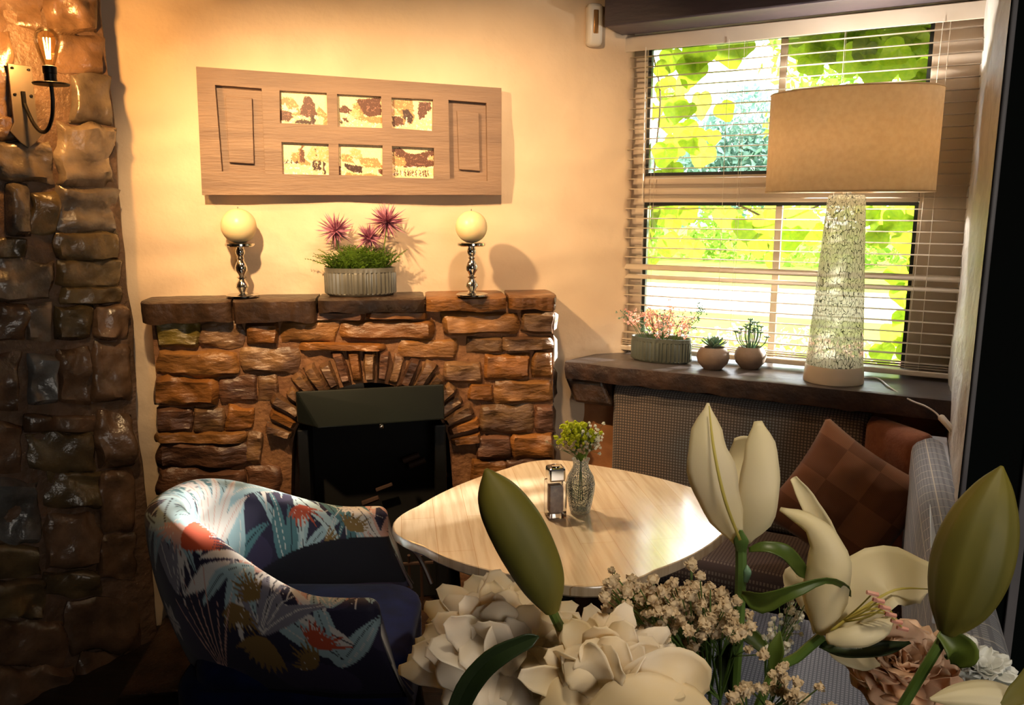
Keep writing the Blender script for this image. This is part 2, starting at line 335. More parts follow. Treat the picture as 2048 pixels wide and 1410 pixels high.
# ------------------------------------------------------------------ setting: walls, floor, ceiling
U1 = np.array([.984, .180, 0]); U1 /= np.linalg.norm(U1); N1 = np.array([U1[1], -U1[0], 0]); P1 = np.array([-1.25, 2.78, 0])
UM = np.array([.9915, .130, 0]); UM /= np.linalg.norm(UM); NM = np.array([UM[1], -UM[0], 0]); PM = np.array([-1.237, 2.69, 0])
def w1(x, y, off=0): return at_plane(x, y, P1 + N1 * off, U1)
def fire(x, y, off=0): return at_plane(x, y, PM + NM * off, UM)
def struct(o, label=None): return tag(o, label, kind='structure')
CEIL = 2.285
struct(MB().box((-3.2, -1.6, -.1), (3.2, 3.6, 0)).build('floor', M['floor'], smooth=False))
struct(MB().box((-3.2, -1.6, CEIL), (3.2, 3.6, CEIL + .1)).build('ceiling', M['ceiling'], smooth=False))
struct(MB().box((-3.3, -1.7, 0), (3.2, -1.6, CEIL)).build('wall_back', M['room'], smooth=False))
struct(MB().box((-3.3, -1.6, 0), (-3.2, 3.6, CEIL)).build('wall_left', M['room'], smooth=False))
struct(MB().box((3.2, -1.6, 0), (3.3, 1.2, CEIL)).build('wall_right', M['room'], smooth=False))
# plastered chimney wall, gently uneven, rounding into the window reveal at its right end
rows = []
LW = 1.70; NX, NZ = 150, 110
for j in range(NZ):
    z = CEIL * j / (NZ - 1); r = []
    for i in range(NX + 24):
        s = -.55 + (LW + .55) * min(i, NX - 1) / (NX - 1)
        a = max(0, i - NX + 1) / 24 * PI / 2
        p = P1 + U1 * s
        q = noise.noise(Vector((s * 2.4, z * 3.2, 1))) * .018 + noise.noise(Vector((s * 6, z * 12, 4))) * .0075
        if a > 0:
            q += .006 * math.sin(z * 60) * math.sin(a * 2)
            p = p + (U1 * math.sin(a) - N1 * (1 - math.cos(a))) * .04 - N1 * max(0, a - 1.3) * .9
        p = p + N1 * q; r.append((p[0], p[1], z))
    rows.append(r)
struct(MB().quadgrid(rows).build('wall_chimney', M['plaster'], recalc=False))
struct(MB().box((-3.3, 3.25, 0), (.40, 3.35, CEIL)).build('wall_far', M['room'], smooth=False))
# window wall below and above the opening
def wbox(s0, s1, d0, d1, z0, z1): return MB().box((s0, d0, z0), (s1, d1, z1), lambda a, b, c: wp(a, b, c))
struct(wbox(-.45, 1.35, -.11, .22, 0, .92).build('wall_window', M['low_wall'], smooth=False))
struct(wbox(-.45, 1.5, .02, .30, 2.17, CEIL).build('wall_lintel', M['reveal'], smooth=False))
# right reveal wall, rough plaster, running toward the camera
UR = np.array([-.45, -.893, 0]); UR /= np.linalg.norm(UR); NR = np.array([UR[1], -UR[0], 0]); PR = np.array([1.452, 2.60, 0])
rows = []
for j in range(110):
    z = CEIL * j / 109; r = []
    for i in range(70):
        s = -.42 + 1.41 * i / 69; q = min(1, (1.0 - s) / .12) * noise.noise(Vector((s * 5, z * 4, 9))) * .010 + min(1, (1.0 - s) / .12) * noise.noise(Vector((s * 16, z * 13, 3))) * .005
        p = PR + UR * s + NR * q; r.append((p[0], p[1], z))
    rows.append(r)
struct(MB().quadgrid(rows).build('wall_reveal', M['reveal'], recalc=False))
struct(MB().box((-.40, -.26, 0), (.885, -.03, CEIL), lambda a, b, c: PR + UR * a + NR * b + np.array([0, 0, c])).build('wall_side', M['reveal'], smooth=False))
GP = np.array([1.052, 1.775, 0]); GU = np.array([.93, -.37, 0]); GU /= np.linalg.norm(GU); GN = np.array([GU[1], -GU[0], 0])
def gp(a, b, c): return GP + GU * a + GN * b + np.array([0, 0, c])
struct(MB().box((.0, -.008, 0), (2.4, .03, CEIL), gp).build('wall_partition', M['green_wall'], smooth=False))
tr = struct(MB().box((-.010, .006, 0), (.0, .033, CEIL), gp).build('trim_1', M['silver_trim'], smooth=False, bevel=.003))
struct(MB().box((.105, .03, 0), (.125, .042, 1.18), gp).build('trim_2', M['silver_trim'], smooth=False, bevel=.003))
# ------------------------------------------------------------------ stones
def stone(name, quad, nrm, depth, seed, mat, parent, nx=9, ny=6, ragged=.10, lump=.25, back=.012):
    """rounded rough stone whose face fills the 3D quad (tl,tr,br,bl) and stands proud by depth"""
    tl, tr_, br, bl = [Vector(q) for q in quad]; nrm = Vector(nrm)
    W = ((tr_ - tl).length + (br - bl).length) / 2; H = ((bl - tl).length + (br - tr_).length) / 2
    if W < .004 or H < .004: return None
    cen = (tl + tr_ + br + bl) / 4; e = min(W, H) * ragged; mb = MB(); rows = []
    for j in range(ny):
        v = j / (ny - 1); row = []
        for i in range(nx):
            u = i / (nx - 1); p = tl.lerp(tr_, u).lerp(bl.lerp(br, u), v)
            eu = min(u, 1 - u) * W; ev = min(v, 1 - v) * H; r0 = min(W, H) * .15
            fu = min(1, eu / r0); fv = min(1, ev / r0)
            h = math.sqrt(max(0, 1 - (1 - fu) ** 2)) * math.sqrt(max(0, 1 - (1 - fv) ** 2)); h = .25 + .75 * h
            q = noise.noise(p * 9 + Vector((seed, 0, 0))); q2 = noise.noise(p * 23 + Vector((0, seed, 0)))
            n3 = noise.noise_vector(p * 14 + Vector((seed, seed, 0)))
            edge = 1 - min(fu, fv)
            d = (n3 - nrm * n3.dot(nrm)) * e * (.4 + edge)
            cr = (abs(2 * u - 1) * abs(2 * v - 1)) ** 2 * .05
            p = p.lerp(cen, cr) + d
            row.append(p + nrm * (depth * h * (1 + lump * 1.6 * q + lump * q2)))
        rows.append(row)
    mb.quadgrid(rows)
    k = nx * ny; ring = [(0, i) for i in range(nx)] + [(j, nx - 1) for j in range(1, ny)] + [(ny - 1, i) for i in range(nx - 2, -1, -1)] + [(j, 0) for j in range(ny - 2, 0, -1)]
    for (j, i) in ring:
        p = rows[j][i]; mb.v.append(tuple(p - nrm * (depth * .4 + back)))
    L = len(ring)
    for a in range(L):
        b = (a + 1) % L; ja, ia = ring[a]; jb, ib = ring[b]
        mb.f.append((ja * nx + ia, k + a, k + b, jb * nx + ib))
    return mb.build(name, mat, parent, smooth=True, recalc=True, angle=50)
def rectq(f, x0, y0, x1, y1, off=0, j=0):
    r = lambda: random.uniform(-j, j)
    return [f(x0 + r(), y0 + r(), off), f(x1 + r(), y0 + r(), off), f(x1 + r(), y1 + r(), off), f(x0 + r(), y1 + r(), off)]

# left rubble stone pier (structure with stones as parts)
PL = np.array([-1.35, 2.6, 0]); UL = np.array([.6, .8, 0]); NL = np.array([.8, -.6, 0])
def left(x, y, off=0): return at_plane(x, y, PL + NL * off, UL)
pier_edge = [(CEIL + .03, 193), (2.1, 205), (1.95, 222), (1.80, 233), (1.6, 233), (1.4, 244), (1.2, 258), (1.0, 268), (.7, 272), (.4, 276), (0, 290)]
mb = MB(); rows = []
for j in range(70):
    z = CEIL * j / 69
    # right edge: straight arris with noise
    s_r = .095 + noise.noise(Vector((z * 3.1, 0, 2))) * .018 + noise.noise(Vector((z * 9, 5, 2))) * .006
    row = []
    for i in range(34):
        s = -1.1 + (s_r + 1.1) * i / 33; p = PL + UL * s + NL * (noise.noise(Vector((s * 4, z * 4, 3))) * .012)
        row.append((p[0], p[1], z))
    for k in range(1, 8):
        a = k / 7; p = PL + UL * s_r + UL * .03 * math.sin(a * PI / 2) - NL * (.03 * (1 - math.cos(a * PI / 2)) + a * a * .16)
        row.append((p[0], p[1], z))
    rows.append(row)
pier = struct(MB().quadgrid(rows).build('wall_pier', M['mortar_dark'], recalc=False))
LS = [(-60, -40, 88, 62, 3), (95, -40, 188, 70, 3), (-60, 70, 16, 232, 3), (112, 76, 205, 146, 3), (138, 152, 222, 243, 1), (114, 250, 226, 362, 0), (-40, 282, 108, 358, 0),
      (10, 370, 54, 470, 1), (62, 384, 112, 466, 2), (118, 384, 232, 464, 1), (-40, 476, 47, 512, 2), (112, 470, 236, 518, 2), (-40, 520, 98, 602, 0), (112, 522, 240, 574, 2),
      (125, 580, 244, 606, 2), (-40, 612, 52, 678, 3), (55, 612, 102, 680, 0), (108, 614, 182, 672, 2), (186, 612, 254, 672, 3), (-40, 704, 36, 822, 3), (56, 712, 108, 802, 4),
      (115, 700, 178, 804, 3), (184, 686, 258, 800, 3), (46, 832, 186, 860, 3), (56, 868, 186, 936, 2), (192, 826, 262, 930, 3), (-40, 850, 44, 942, 3), (88, 944, 198, 1010, 2),
      (-20, 962, 82, 1082, 4), (204, 940, 264, 1060, 3), (88, 1026, 194, 1132, 3), (-40, 1092, 78, 1150, 2), (200, 1070, 268, 1160, 3), (-40, 1162, 86, 1232, 2), (90, 1142, 196, 1186, 2),
      (-40, 1244, 130, 1330, 3), (136, 1196, 280, 1300, 3), (-40, 1340, 150, 1430, 3), (156, 1310, 290, 1430, 3), (-40, 240, 60, 276, 3)]
for k, (x0, y0, x1, y1, m) in enumerate(LS):
    stone('stone', rectq(left, x0 - 3, y0 - 4, x1 + 3, y1 + 4, 0, 4), NL, .014 + .014 * random.random(), k * 3.7, M['greys'][m], pier, nx=15, ny=11, ragged=.11, lump=.8)
pier['label'] = 'rough grey and brown rubble stone pier left of the fireplace'

# fireplace: stone chimney breast with arched opening
MZ0 = fire(700, 628)[2]
fp = thing('fireplace', 'rustic stone fireplace of rough coursed brown stone with an arched opening', 'fireplace')
def f2(x, y): # pixel -> (s,z) on face
    p = fire(x, y); return (p - PM) @ UM, p[2]
arch = []
AC = (742, 905)
for k in range(25):
    a = math.radians(180 - 180 * k / 24); arch.append(f2(AC[0] + 158 * math.cos(a), AC[1] - 140 * math.sin(a)))
bl_ = f2(566, 1080)[0]; br_ = f2(925, 1080)[0]
hole = [(bl_, 0.0)] + arch + [(br_, 0.0)]
sL, sR = f2(316, 800)[0], f2(1106, 750)[0]; zT = 1.205
outer = [(sL, 0), (sL, zT), (sR, zT), (sR, 0)]
poly = [Vector((a, b, 0)) for a, b in outer] + [Vector((a, b, 0)) for a, b in hole[::-1]]
tris = tessellate_polygon([poly]); mb = MB()
def FP(s, z, d=0): p = PM + UM * s + NM * d; return (p[0], p[1], z)
mb.add([FP(p.x, p.y) for p in poly], [tuple(t) for t in tris])
n = len(hole)
mb.add([FP(a, b) for a, b in hole] + [FP(a, b, -.14) for a, b in hole], [(i, i + 1, n + i + 1, n + i) for i in range(n - 1)])
for (a, b), (c, d) in [(outer[0], outer[1]), (outer[1], outer[2]), (outer[2], outer[3])]:
    mb.add([FP(a, b), FP(c, d), FP(c, d, -.22), FP(a, b, -.22)], [(0, 1, 2, 3)])
mb.build('mortar', M['mortar'], fp, smooth=False)
MB().add([FP(bl_ - .05, 0, -.135), FP(br_ + .05, 0, -.135), FP(br_ + .05, 1.1, -.135), FP(bl_ - .05, 1.1, -.135)], [(0, 1, 2, 3)]).build('soot_back', M['soot'], fp, smooth=False)
FS = [(496, 868, 524, 928, 2), (494, 934, 560, 986, 4), (486, 992, 556, 1042, 0), (314, 640, 398, 692, 3), (402, 646, 490, 690, 2), (494, 645, 556, 689, 0), (566, 642, 676, 680, 1), (682, 642, 868, 677, 0), (884, 627, 1036, 665, 1), (1042, 624, 1108, 664, 2),
      (600, 624, 730, 638, 4), (735, 624, 850, 637, 0),
      (314, 700, 476, 748, 1), (481, 697, 596, 742, 2), (600, 686, 770, 698, 0), (803, 680, 914, 716, 1), (936, 676, 1002, 702, 2), (1005, 672, 1106, 700, 2),
      (310, 754, 436, 806, 0), (440, 754, 514, 802, 4), (518, 752, 556, 798, 2), (890, 724, 964, 760, 2), (968, 710, 1060, 755, 0), (1064, 702, 1105, 752, 1),
      (314, 814, 384, 862, 4), (388, 816, 450, 862, 2), (453, 813, 506, 860, 0), (942, 764, 984, 802, 0), (988, 762, 1104, 802, 1),
      (314, 866, 492, 882, 1), (315, 886, 505, 930, 4), (318, 935, 490, 988, 4), (318, 992, 480, 1042, 4), (318, 1048, 540, 1100, 4), (318, 1106, 540, 1170, 4),
      (956, 812, 1068, 862, 2), (1073, 814, 1104, 862, 4), (952, 870, 1020, 914, 4), (1024, 868, 1102, 914, 0), (945, 920, 1010, 962, 0), (1014, 920, 1100, 962, 4),
      (945, 968, 1100, 1010, 0), (945, 1016, 1030, 1060, 2), (1034, 1016, 1100, 1060, 4), (945, 1066, 1100, 1120, 0), (945, 1126, 1100, 1190, 2)]
for k, (x0, y0, x1, y1, m) in enumerate(FS):
    stone('stone', rectq(fire, x0 - 2, y0 - 2.5, x1 + 2, y1 + 2.5, 0, 2), NM, .014 + .016 * random.random(), 200 + k * 2.3, M['stones'][m], fp, nx=15, ny=8, ragged=.12, lump=.5)
nv = 21
for k in range(nv):   # voussoirs of the arch
    a0 = 176 - 172 * k / nv; a1 = 176 - 172 * (k + .78) / nv; j = random.uniform(-8, 10)
    q = []
    for a, rx, ry in ((a0, 222 + j, 206 + j), (a1, 222 + j, 206 + j), (a1, 163, 145), (a0, 163, 145)):
        a = math.radians(a); q.append(fire(AC[0] + rx * math.cos(a), AC[1] - ry * math.sin(a)))
    if 0 < a0 < 176: stone('stone', q, NM, .022 + .018 * random.random(), 400 + k, M['stones'][random.choice([2, 4, 0, 2])], fp, nx=7, ny=10, ragged=.16, lump=.35)
# side stones of the breast, cleaned pale, on its right flank
for k, (z0, z1) in enumerate(((.98, 1.08), (1.09, 1.17), (.84, .96), (.68, .82), (.5, .66))):
    a = [FP(sR, z1, -.005), FP(sR, z1, -.16), FP(sR, z0, -.16), FP(sR, z0, -.005)]
    stone('stone', a, UM, .02, 600 + k, M['reveal'] if k < 2 else M['slate'], fp, nx=8, ny=7, ragged=.12)
# mantel stones
MS = [(287, 600, 470, 641, 'slate', .055), (472, 598, 640, 640, 'slate', .055), (643, 596, 856, 621, 'slate', .055), (860, 593, 1020, 617, 0, .055), (1026, 590, 1121, 615, 0, .05)]
for k, (x0, y0, x1, y1, m, off) in enumerate(MS):
    mat = M['slate'] if m == 'slate' else M['stones'][m]
    a = f2(x0, y0); b = f2(x1, y1); s0, s1 = a[0] * .985, b[0] * .985; z0, z1 = b[1], 1.235
    mb = MB(); nx, ny = 28, 6; rows = []; prof = [(-.17, 0), (-.02, 0), (off * .7, -.002), (off, -.008), (off, None), (off * .8, 'b'), (-.01, 'b')]
    for i in range(nx):
        u = i / (nx - 1); s = s0 + (s1 - s0) * u; row = []
        e = noise.noise(Vector((s * 16, k, 0))) * .010 + noise.noise(Vector((s * 45, k, 3))) * .005; zb = z0 + noise.noise(Vector((s * 12, k, 7))) * .012
        en = 1 - .35 * (abs(2 * u - 1) ** 14)
        for (d, z) in prof:
            zz = 1.235 + z if isinstance(z, (int, float)) else ((zb + 1.235) / 2 if z is None else zb)
            row.append(FP(s, zz if d < -.1 else zz + noise.noise(Vector((s * 30, d * 30, k))) * .002, d * en + (e if d > .02 else 0)))
        rows.append(row)
    mb.quadgrid(rows); m0 = len(prof); 
    mb.f.append(tuple(range(m0))); mb.f.append(tuple((nx - 1) * m0 + j for j in range(m0)))
    mb.build('mantel_stone', mat, fp, smooth=True)
struct(MB().box((-.05, -.16, 0), (1.5, .42, .04), lambda a, b, c: FP(a, c, b)).build('trim_3', M['slate'], smooth=False, bevel=.008), 'dark stone hearth slab in front of the fireplace')

# stove hood and firebox
sv = thing('open_fire_stove', 'black metal canopied fire insert standing in the stone arch', 'stove')
def fo(x, y, off): return fire(x, y, off)
tlh, trh = fo(591, 783, .05), fo(888, 768, .05); blh, brh = fo(636, 857, .10), fo(889, 839, .10)
bl0 = fo(594, 845, .05)
mb = MB(); back_ = [fo(591, 783, -.12), fo(888, 768, -.12), fo(889, 839, -.12), fo(596, 850, -.12)]
mb.add([tlh, trh, brh, blh, bl0] + back_, [(0, 1, 2, 3), (0, 3, 4), (0, 5, 6, 1), (1, 6, 7, 2), (0, 4, 8, 5), (2, 7, 8, 4, 3)])
mb.build('hood', M['hood'], sv, smooth=False, bevel=.005)
def sq(x0, y0, x1, y1, d0, d1):
    a, b = f2(x0, y0), f2(x1, y1)
    return MB().box((a[0], d0, b[1]), (b[0], d1, a[1]), lambda p, q, r: FP(p, r, q))
z_bot = .045
def sqb(x0, y0, x1, d0, d1):
    a, b = f2(x0, y0), f2(x1, y0)
    return MB().box((a[0], d0, z_bot), (b[0], d1, a[1]), lambda p, q, r: FP(p, r, q))
sqb(596, 856, 618, -.10, .03).build('side_panel', M['stove'], sv, smooth=False, bevel=.004)
sqb(868, 846, 891, -.10, .03).build('side_panel', M['stove'], sv, smooth=False, bevel=.006)
sqb(618, 858, 868, -.115, -.10).build('fire_back', M['soot'], sv, smooth=False)
o = MB().lathe([(.001, -.008), (.007, -.006), (.009, 0), (.007, .006), (.001, .008)], 12).build('knob', M['chrome'], sv); o.location = fo(763, 853, .115)
zz = .28
for k in range(9):
    s = f2(640 + 25 * k, 1000)[0]
    MB().tube([FP(s, .05, .0), FP(s, .24, .0), FP(s, .27, .015)], .006, 6).build('grate_bar', M['ember_bar'], sv)
MB().tube([FP(f2(622, 1000)[0], .23, 0), FP(f2(864, 1000)[0], .23, 0)], .007, 6).build('grate_rail', M['ember_bar'], sv)
for k, (x, y, r_) in enumerate(((823, 925, .02), (835, 935, .022), (768, 985, .016), (740, 1012, .02))):
    a = f2(x, y); c = Vector(FP(a[0], a[1], -.05))
    MB().tube([c + Vector((-.03, 0, -.01)), c + Vector((.03, .005, .012))], [r_ * .55, r_ * .5], 7).build('log', M['ember_bar'], sv)

# ------------------------------------------------------------------ picture made of an old door
pic = thing('picture_frame', 'old taupe wooden door panel hung as a frame with six sepia photographs', 'picture')
TH = .03
def holed(quads, outerq, off, depth):
    pts = [Vector((x, y, 0)) for x, y in outerq]; loops = [pts] + [[Vector((x, y, 0)) for x, y in q] for q in quads]
    flat = [p for l in loops for p in l]; mb = MB()
    front = [w1(p.x, p.y, off) for p in flat]
    backp = [np.array(p) - N1 * depth for p in front]
    mb.add(front + backp, [tuple(t) for t in tessellate_polygon(loops)] + [tuple(len(flat) + i for i in t[::-1]) for t in tessellate_polygon(loops)])
    k = 0
    for l in loops:
        n = len(l); mb.f += [(k + i, k + (i + 1) % n, len(flat) + k + (i + 1) % n, len(flat) + k + i) for i in range(n)]; k += n
    return mb
PH = [[(559, 181), (653, 186), (655, 250), (560, 246)], [(674, 188), (762, 193), (765, 256), (676, 253)], [(783, 195), (866, 199), (865, 262), (784, 256)],
      [(563, 284), (657, 288), (658, 350), (565, 348)], [(677, 288), (765, 291), (765, 352), (678, 350)], [(784, 292), (868, 296), (868, 357), (785, 355)]]
PN = [[(430, 170), (523, 177), (530, 347), (444, 343)], [(897, 200), (973, 206), (975, 362), (900, 357)]]
holed(PH + PN, [(392, 133), (1003, 176), (1003, 390), (404, 390)], TH + .02, TH - .008).build('frame', M['doorwood'], pic, smooth=False, bevel=.0015)
holed([], [(394, 136), (1001, 179), (1001, 388), (406, 388)], .028, .012).build('backboard', M['doorwood'], pic, smooth=False)
for q, rz_ in ((PN[0], [(450, 192), (504, 196), (508, 328), (458, 325)]), (PN[1], [(914, 221), (958, 225), (960, 342), (918, 339)])):
    holed([], rz_, .041, .014).build('raised_panel', M['doorwood'], pic, smooth=False, bevel=.003)
SEP = {'s': 'f3dfae', 'g': 'ecd29c', 'm': 'b78653', 'd': '5c3420', 'k': '3a2015', 'l': 'fbeec6', 'w': 'd6ab72'}
SEP = {k: lin(v) for k, v in SEP.items()}
# each print: list of (tone, polygon in unit coordinates, y down)
def people(x0, x1, n, y, h, t='k'): return [(t, [(x, y - h), (x + .012, y - h * .8), (x + .02, y), (x - .015, y), (x - .012, y - h * .8)]) for x in [x0 + (x1 - x0) * (i + .3 * math.sin(i * 5)) / max(1, n - 1) for i in range(n)]]
PR6 = [
 [('m', [(.02, .62), (.05, .3), (.1, .2), (.3, .22), (.42, .5), (.42, .75), (.02, .7)]), ('l', [(.06, .5), (.12, .36), (.18, .5), (.18, .62), (.06, .6)]), ('l', [(.2, .55), (.36, .5), (.36, .64), (.2, .68)]),
  ('d', [(.42, .72), (.44, .5), (.5, .3), (.52, .16), (.62, .14), (.7, .25), (.74, .45), (.78, .7), (.6, .78)]), ('m', [(.76, .7), (.8, .42), (.88, .5), (.95, .66), (.93, .76)]),
  ('d', [(0, .62), (.22, .62), (.27, .78), (.2, .92), (0, .9)]), ('k', [(.3, .98), (.35, .86), (.5, .84), (.62, .88), (.66, .7), (.7, .7), (.74, .98)]), ('m', [(.9, 1), (.9, .7), (1, .7), (1, 1)])],
 [('d', [(.05, .52), (.1, .36), (.18, .34), (.25, .42), (.32, .46), (.28, .58), (.08, .58)]), ('d', [(.42, .16), (.98, .05), (.98, .6), (.7, .66), (.55, .55), (.44, .36)]),
  ('m', [(.36, .62), (.36, .3), (.46, .24), (.56, .5), (.6, .66), (.98, .64), (.98, .84), (.8, .86), (.4, .74)]), ('w', [(.3, .5), (.4, .4), (.5, .6), (.46, .75), (.3, .62)]), ('k', [(.07, .72), (.1, .72), (.09, .9), (.07, .88)]), ('d', [(.13, .72), (.2, .7), (.25, .86), (.16, .8)])],
 [('m', [(.02, .1), (.5, .06), (.55, .6), (.5, .8), (.3, .85), (.2, .5), (.02, .25)]), ('k', [(.26, .4), (.4, .36), (.52, .6), (.48, .8), (.34, .78), (.28, .58)]), ('w', [(.0, .32), (.28, .56), (.0, .58)]), ('d', [(.02, .6), (.26, .6), (.3, .86), (.05, .94), (.02, .8)]),
  ('d', [(.66, .12), (.95, .1), (.93, .35), (.84, .4), (.78, .62), (.66, .68), (.62, .4)]), ('l', [(.34, .66), (.37, .6), (.4, .82), (.33, .84)])],
 [('m', [(.2, .5), (.22, .34), (.34, .3), (.4, .08), (.47, .08), (.48, .5), (.6, .62), (.6, .7), (.4, .68), (.26, .6)]), ('d', [(.4, .1), (.46, .1), (.48, .62), (.38, .6)]), ('w', [(.5, .5), (.62, .1), (1, .12), (1, .6), (.62, .55)]), ('k', [(.69, .2), (.72, .2), (.72, .26), (.69, .26)]), ('k', [(.69, .34), (.72, .34), (.72, .38), (.69, .38)])]
  + people(.66, .8, 6, .84, .34) + people(.87, .9, 2, .96, .46) + people(.08, .3, 4, .66, .14),
 [('m', [(.04, .4), (.1, .32), (.3, .34), (.36, .6), (.1, .56)]), ('w', [(.26, .2), (.34, .12), (.5, .2), (.54, .4), (.4, .5), (.28, .34)]), ('m', [(.46, .42), (.86, .42), (.95, .6), (.98, .72), (.6, .72), (.48, .6)]), ('k', [(.12, .6), (.3, .66), (.55, .7), (.52, .9), (.32, .88), (.18, .76)]), ('m', [(.16, 1), (.2, .88), (.45, .96), (.7, .9), (.9, .98), (.9, 1)]), ('d', [(.9, .78), (1, .74), (1, .94), (.92, .9)]), ('d', [(0, .64), (.06, .72), (.04, .96), (0, 1)])],
 [('d', [(.02, .1), (.2, .06), (.36, .2), (.5, .24), (.7, .18), (.9, .1), (1, .04), (1, .6), (.3, .66), (.02, .4)]), ('m', [(.02, .32), (.3, .36), (.34, .6), (.1, .64), (.02, .52)]), ('w', [(.04, .2), (.1, .2), (.1, .34), (.04, .34)]), ('w', [(.84, .3), (.98, .26), (.98, .4), (.84, .42)])] + people(.08, .86, 12, .92, .22, 'd')]
def inpoly(X, Y, poly):
    r = np.zeros(X.shape, bool); n = len(poly)
    for i in range(n):
        x0, y0 = poly[i]; x1, y1 = poly[(i + 1) % n]
        if y0 == y1: continue
        c = ((y0 > Y) != (y1 > Y)) & (X < (x1 - x0) * (Y - y0) / (y1 - y0) + x0); r ^= c
    return r
LBL6 = ['thatched cottage and trees', 'tall dark house by a road', 'trees over a lane', 'people by a pale house', 'cottage roofs and cart', 'villagers lined up on a green']
for k, (q, pr) in enumerate(zip(PH, PR6)):
    nx, ny = 110, 76; X, Y = np.meshgrid(np.linspace(0, 1, nx), np.linspace(0, 1, ny))
    nz = np.array([[noise.noise(Vector((x * 14 + k * 9, y * 12, 0))) for x in np.linspace(0, 1, nx)] for y in np.linspace(0, 1, ny)])
    nz2 = np.array([[noise.noise(Vector((x * 40 + k * 9, y * 34, 5))) for x in np.linspace(0, 1, nx)] for y in np.linspace(0, 1, ny)])
    Xd = X + nz * .045 + nz2 * .02; Yd = Y + nz2 * .05 + nz * .02
    C = np.zeros((ny, nx, 4)); C[..., 3] = 1; C[..., :3] = np.where((Y < .62)[..., None], SEP['s'], SEP['g'])
    for t, poly in pr: C[inpoly(Xd, Yd, poly), :3] = SEP[t]
    C[..., :3] *= (1 + .25 * nz2 + .12 * nz)[..., None]; C[..., :3] = np.where((nz2 + nz > .45)[..., None] & (C[..., :3] < .4), C[..., :3] * 1.9 + .05, C[..., :3])
    P = [w1(x, y, .032) for x, y in q]; cen = sum(P) / 4; P = [cen + (p - cen) * 1.04 for p in P]
    pts = [[P[0] * (1 - u) * (1 - v) + P[1] * u * (1 - v) + P[2] * u * v + P[3] * (1 - u) * v for u in np.linspace(0, 1, nx)] for v in np.linspace(0, 1, ny)]
    mbp = MB().quadgrid(pts); o = mbp.build('photograph', M['print'], pic, smooth=False, recalc=False)
    ca = o.data.color_attributes.new('Col', 'FLOAT_COLOR', 'POINT'); ca.data.foreach_set('color', np.clip(C, 0, 1).reshape(-1).astype(np.float32))
    o['label'] = 'sepia print of ' + LBL6[k]

# ------------------------------------------------------------------ sconce
sc = thing('wall_sconce', 'black iron wall sconce with glowing filament bulb on the stone pier', 'wall light')
c0 = left(45, 205, .03); 
def sl(a, h, d): p = c0 + UL * a + NL * d; return (p[0], p[1], p[2] + h)
# plate: shaped backplate with pointed foot
prof = [(-.032, .105), (.032, .105), (.032, -.06), (.045, -.085), (.02, -.115), (0, -.13), (-.02, -.115), (-.045, -.085), (-.032, -.06)]
pts = [Vector((a, h, 0)) for a, h in prof]; n = len(prof)
mb = MB(); mb.add([sl(a, h, .0) for a, h in prof] + [sl(a, h, .008) for a, h in prof], [tuple(t) for t in tessellate_polygon([pts])] + [tuple(n + i for i in t[::-1]) for t in tessellate_polygon([pts])] + [(i, (i + 1) % n, n + (i + 1) % n, n + i) for i in range(n)])
mb.build('backplate', M['plate'], sc, smooth=False, bevel=.0015)
for a, h in ((-.022, .093), (.022, .093), (-.022, .02), (.022, .02)):
    o = MB().lathe([(.0045, -.002), (.0045, .002), (.001, .004)], 8).build('screw', M['ironblack'], sc); o.location = sl(a, h, .01)
bp_ = left(96, 170, .03); AR = .19
arm = [sl(0, 0, .01), sl(0, -.03, .03), sl(0, -.065, .06), sl(0, -.088, .10), sl(0, -.085, .14), sl(0, -.055, .175), sl(0, -.01, AR), sl(0, .035, AR)]
def spline(pts, n=6):
    pts = [Vector(p) for p in pts]; out = []
    for i in range(len(pts) - 1):
        p0 = pts[max(0, i - 1)]; p1, p2 = pts[i], pts[i + 1]; p3 = pts[min(len(pts) - 1, i + 2)]
        for k in range(n):
            t = k / n; out.append(.5 * ((2 * p1) + (-p0 + p2) * t + (2 * p0 - 5 * p1 + 4 * p2 - p3) * t * t + (-p0 + 3 * p1 - 3 * p2 + p3) * t ** 3))
    out.append(pts[-1]); return out
MB().tube([sl(0, .03, .012), sl(0, -.01, .012)], .006, 8).build('arm_bracket', M['ironblack'], sc)
MB().tube(spline(arm), .0055, 8).build('arm', M['ironblack'], sc)
b0 = Vector(sl(0, .032, AR))
MB().lathe([(.002, -.004), (.045, .001), (.0475, .004), (.046, .006), (.002, .003)], 32, b0).build('drip_disc', M['ironblack'], sc)
MB().lathe([(.014, .004), (.016, .008), (.016, .03), (.018, .032), (.018, .05), (.014, .052)], 20, b0).build('bulb_holder', M['ironblack'], sc)
MB().lathe([(.013, .05), (.017, .062), (.025, .085), (.031, .110), (.032, .122), (.028, .138), (.018, .149), (.002, .153)], 28, b0, capb=False).build('bulb', glass_mat('amber_bulb_glass', (1, .9, .7), -.3), sc)
fil = material('glowing_filament', 'ffb040', .5, emis=('ffc060', 60))
for k in range(6):
    a = k / 6 * 2 * PI; c, s_ = math.cos(a) * .009, math.sin(a) * .009
    MB().tube([b0 + Vector((c * .5, s_ * .5, .07)), b0 + Vector((c, s_, .125))], .0018, 5).build('filament', fil, sc)
light('sconce_lamp', 'POINT', tuple(b0 + Vector((0, 0, .11))), (0, 0, 0), 4.5, (1, .55, .2), shadow_soft_size=.02).data.energy = 17

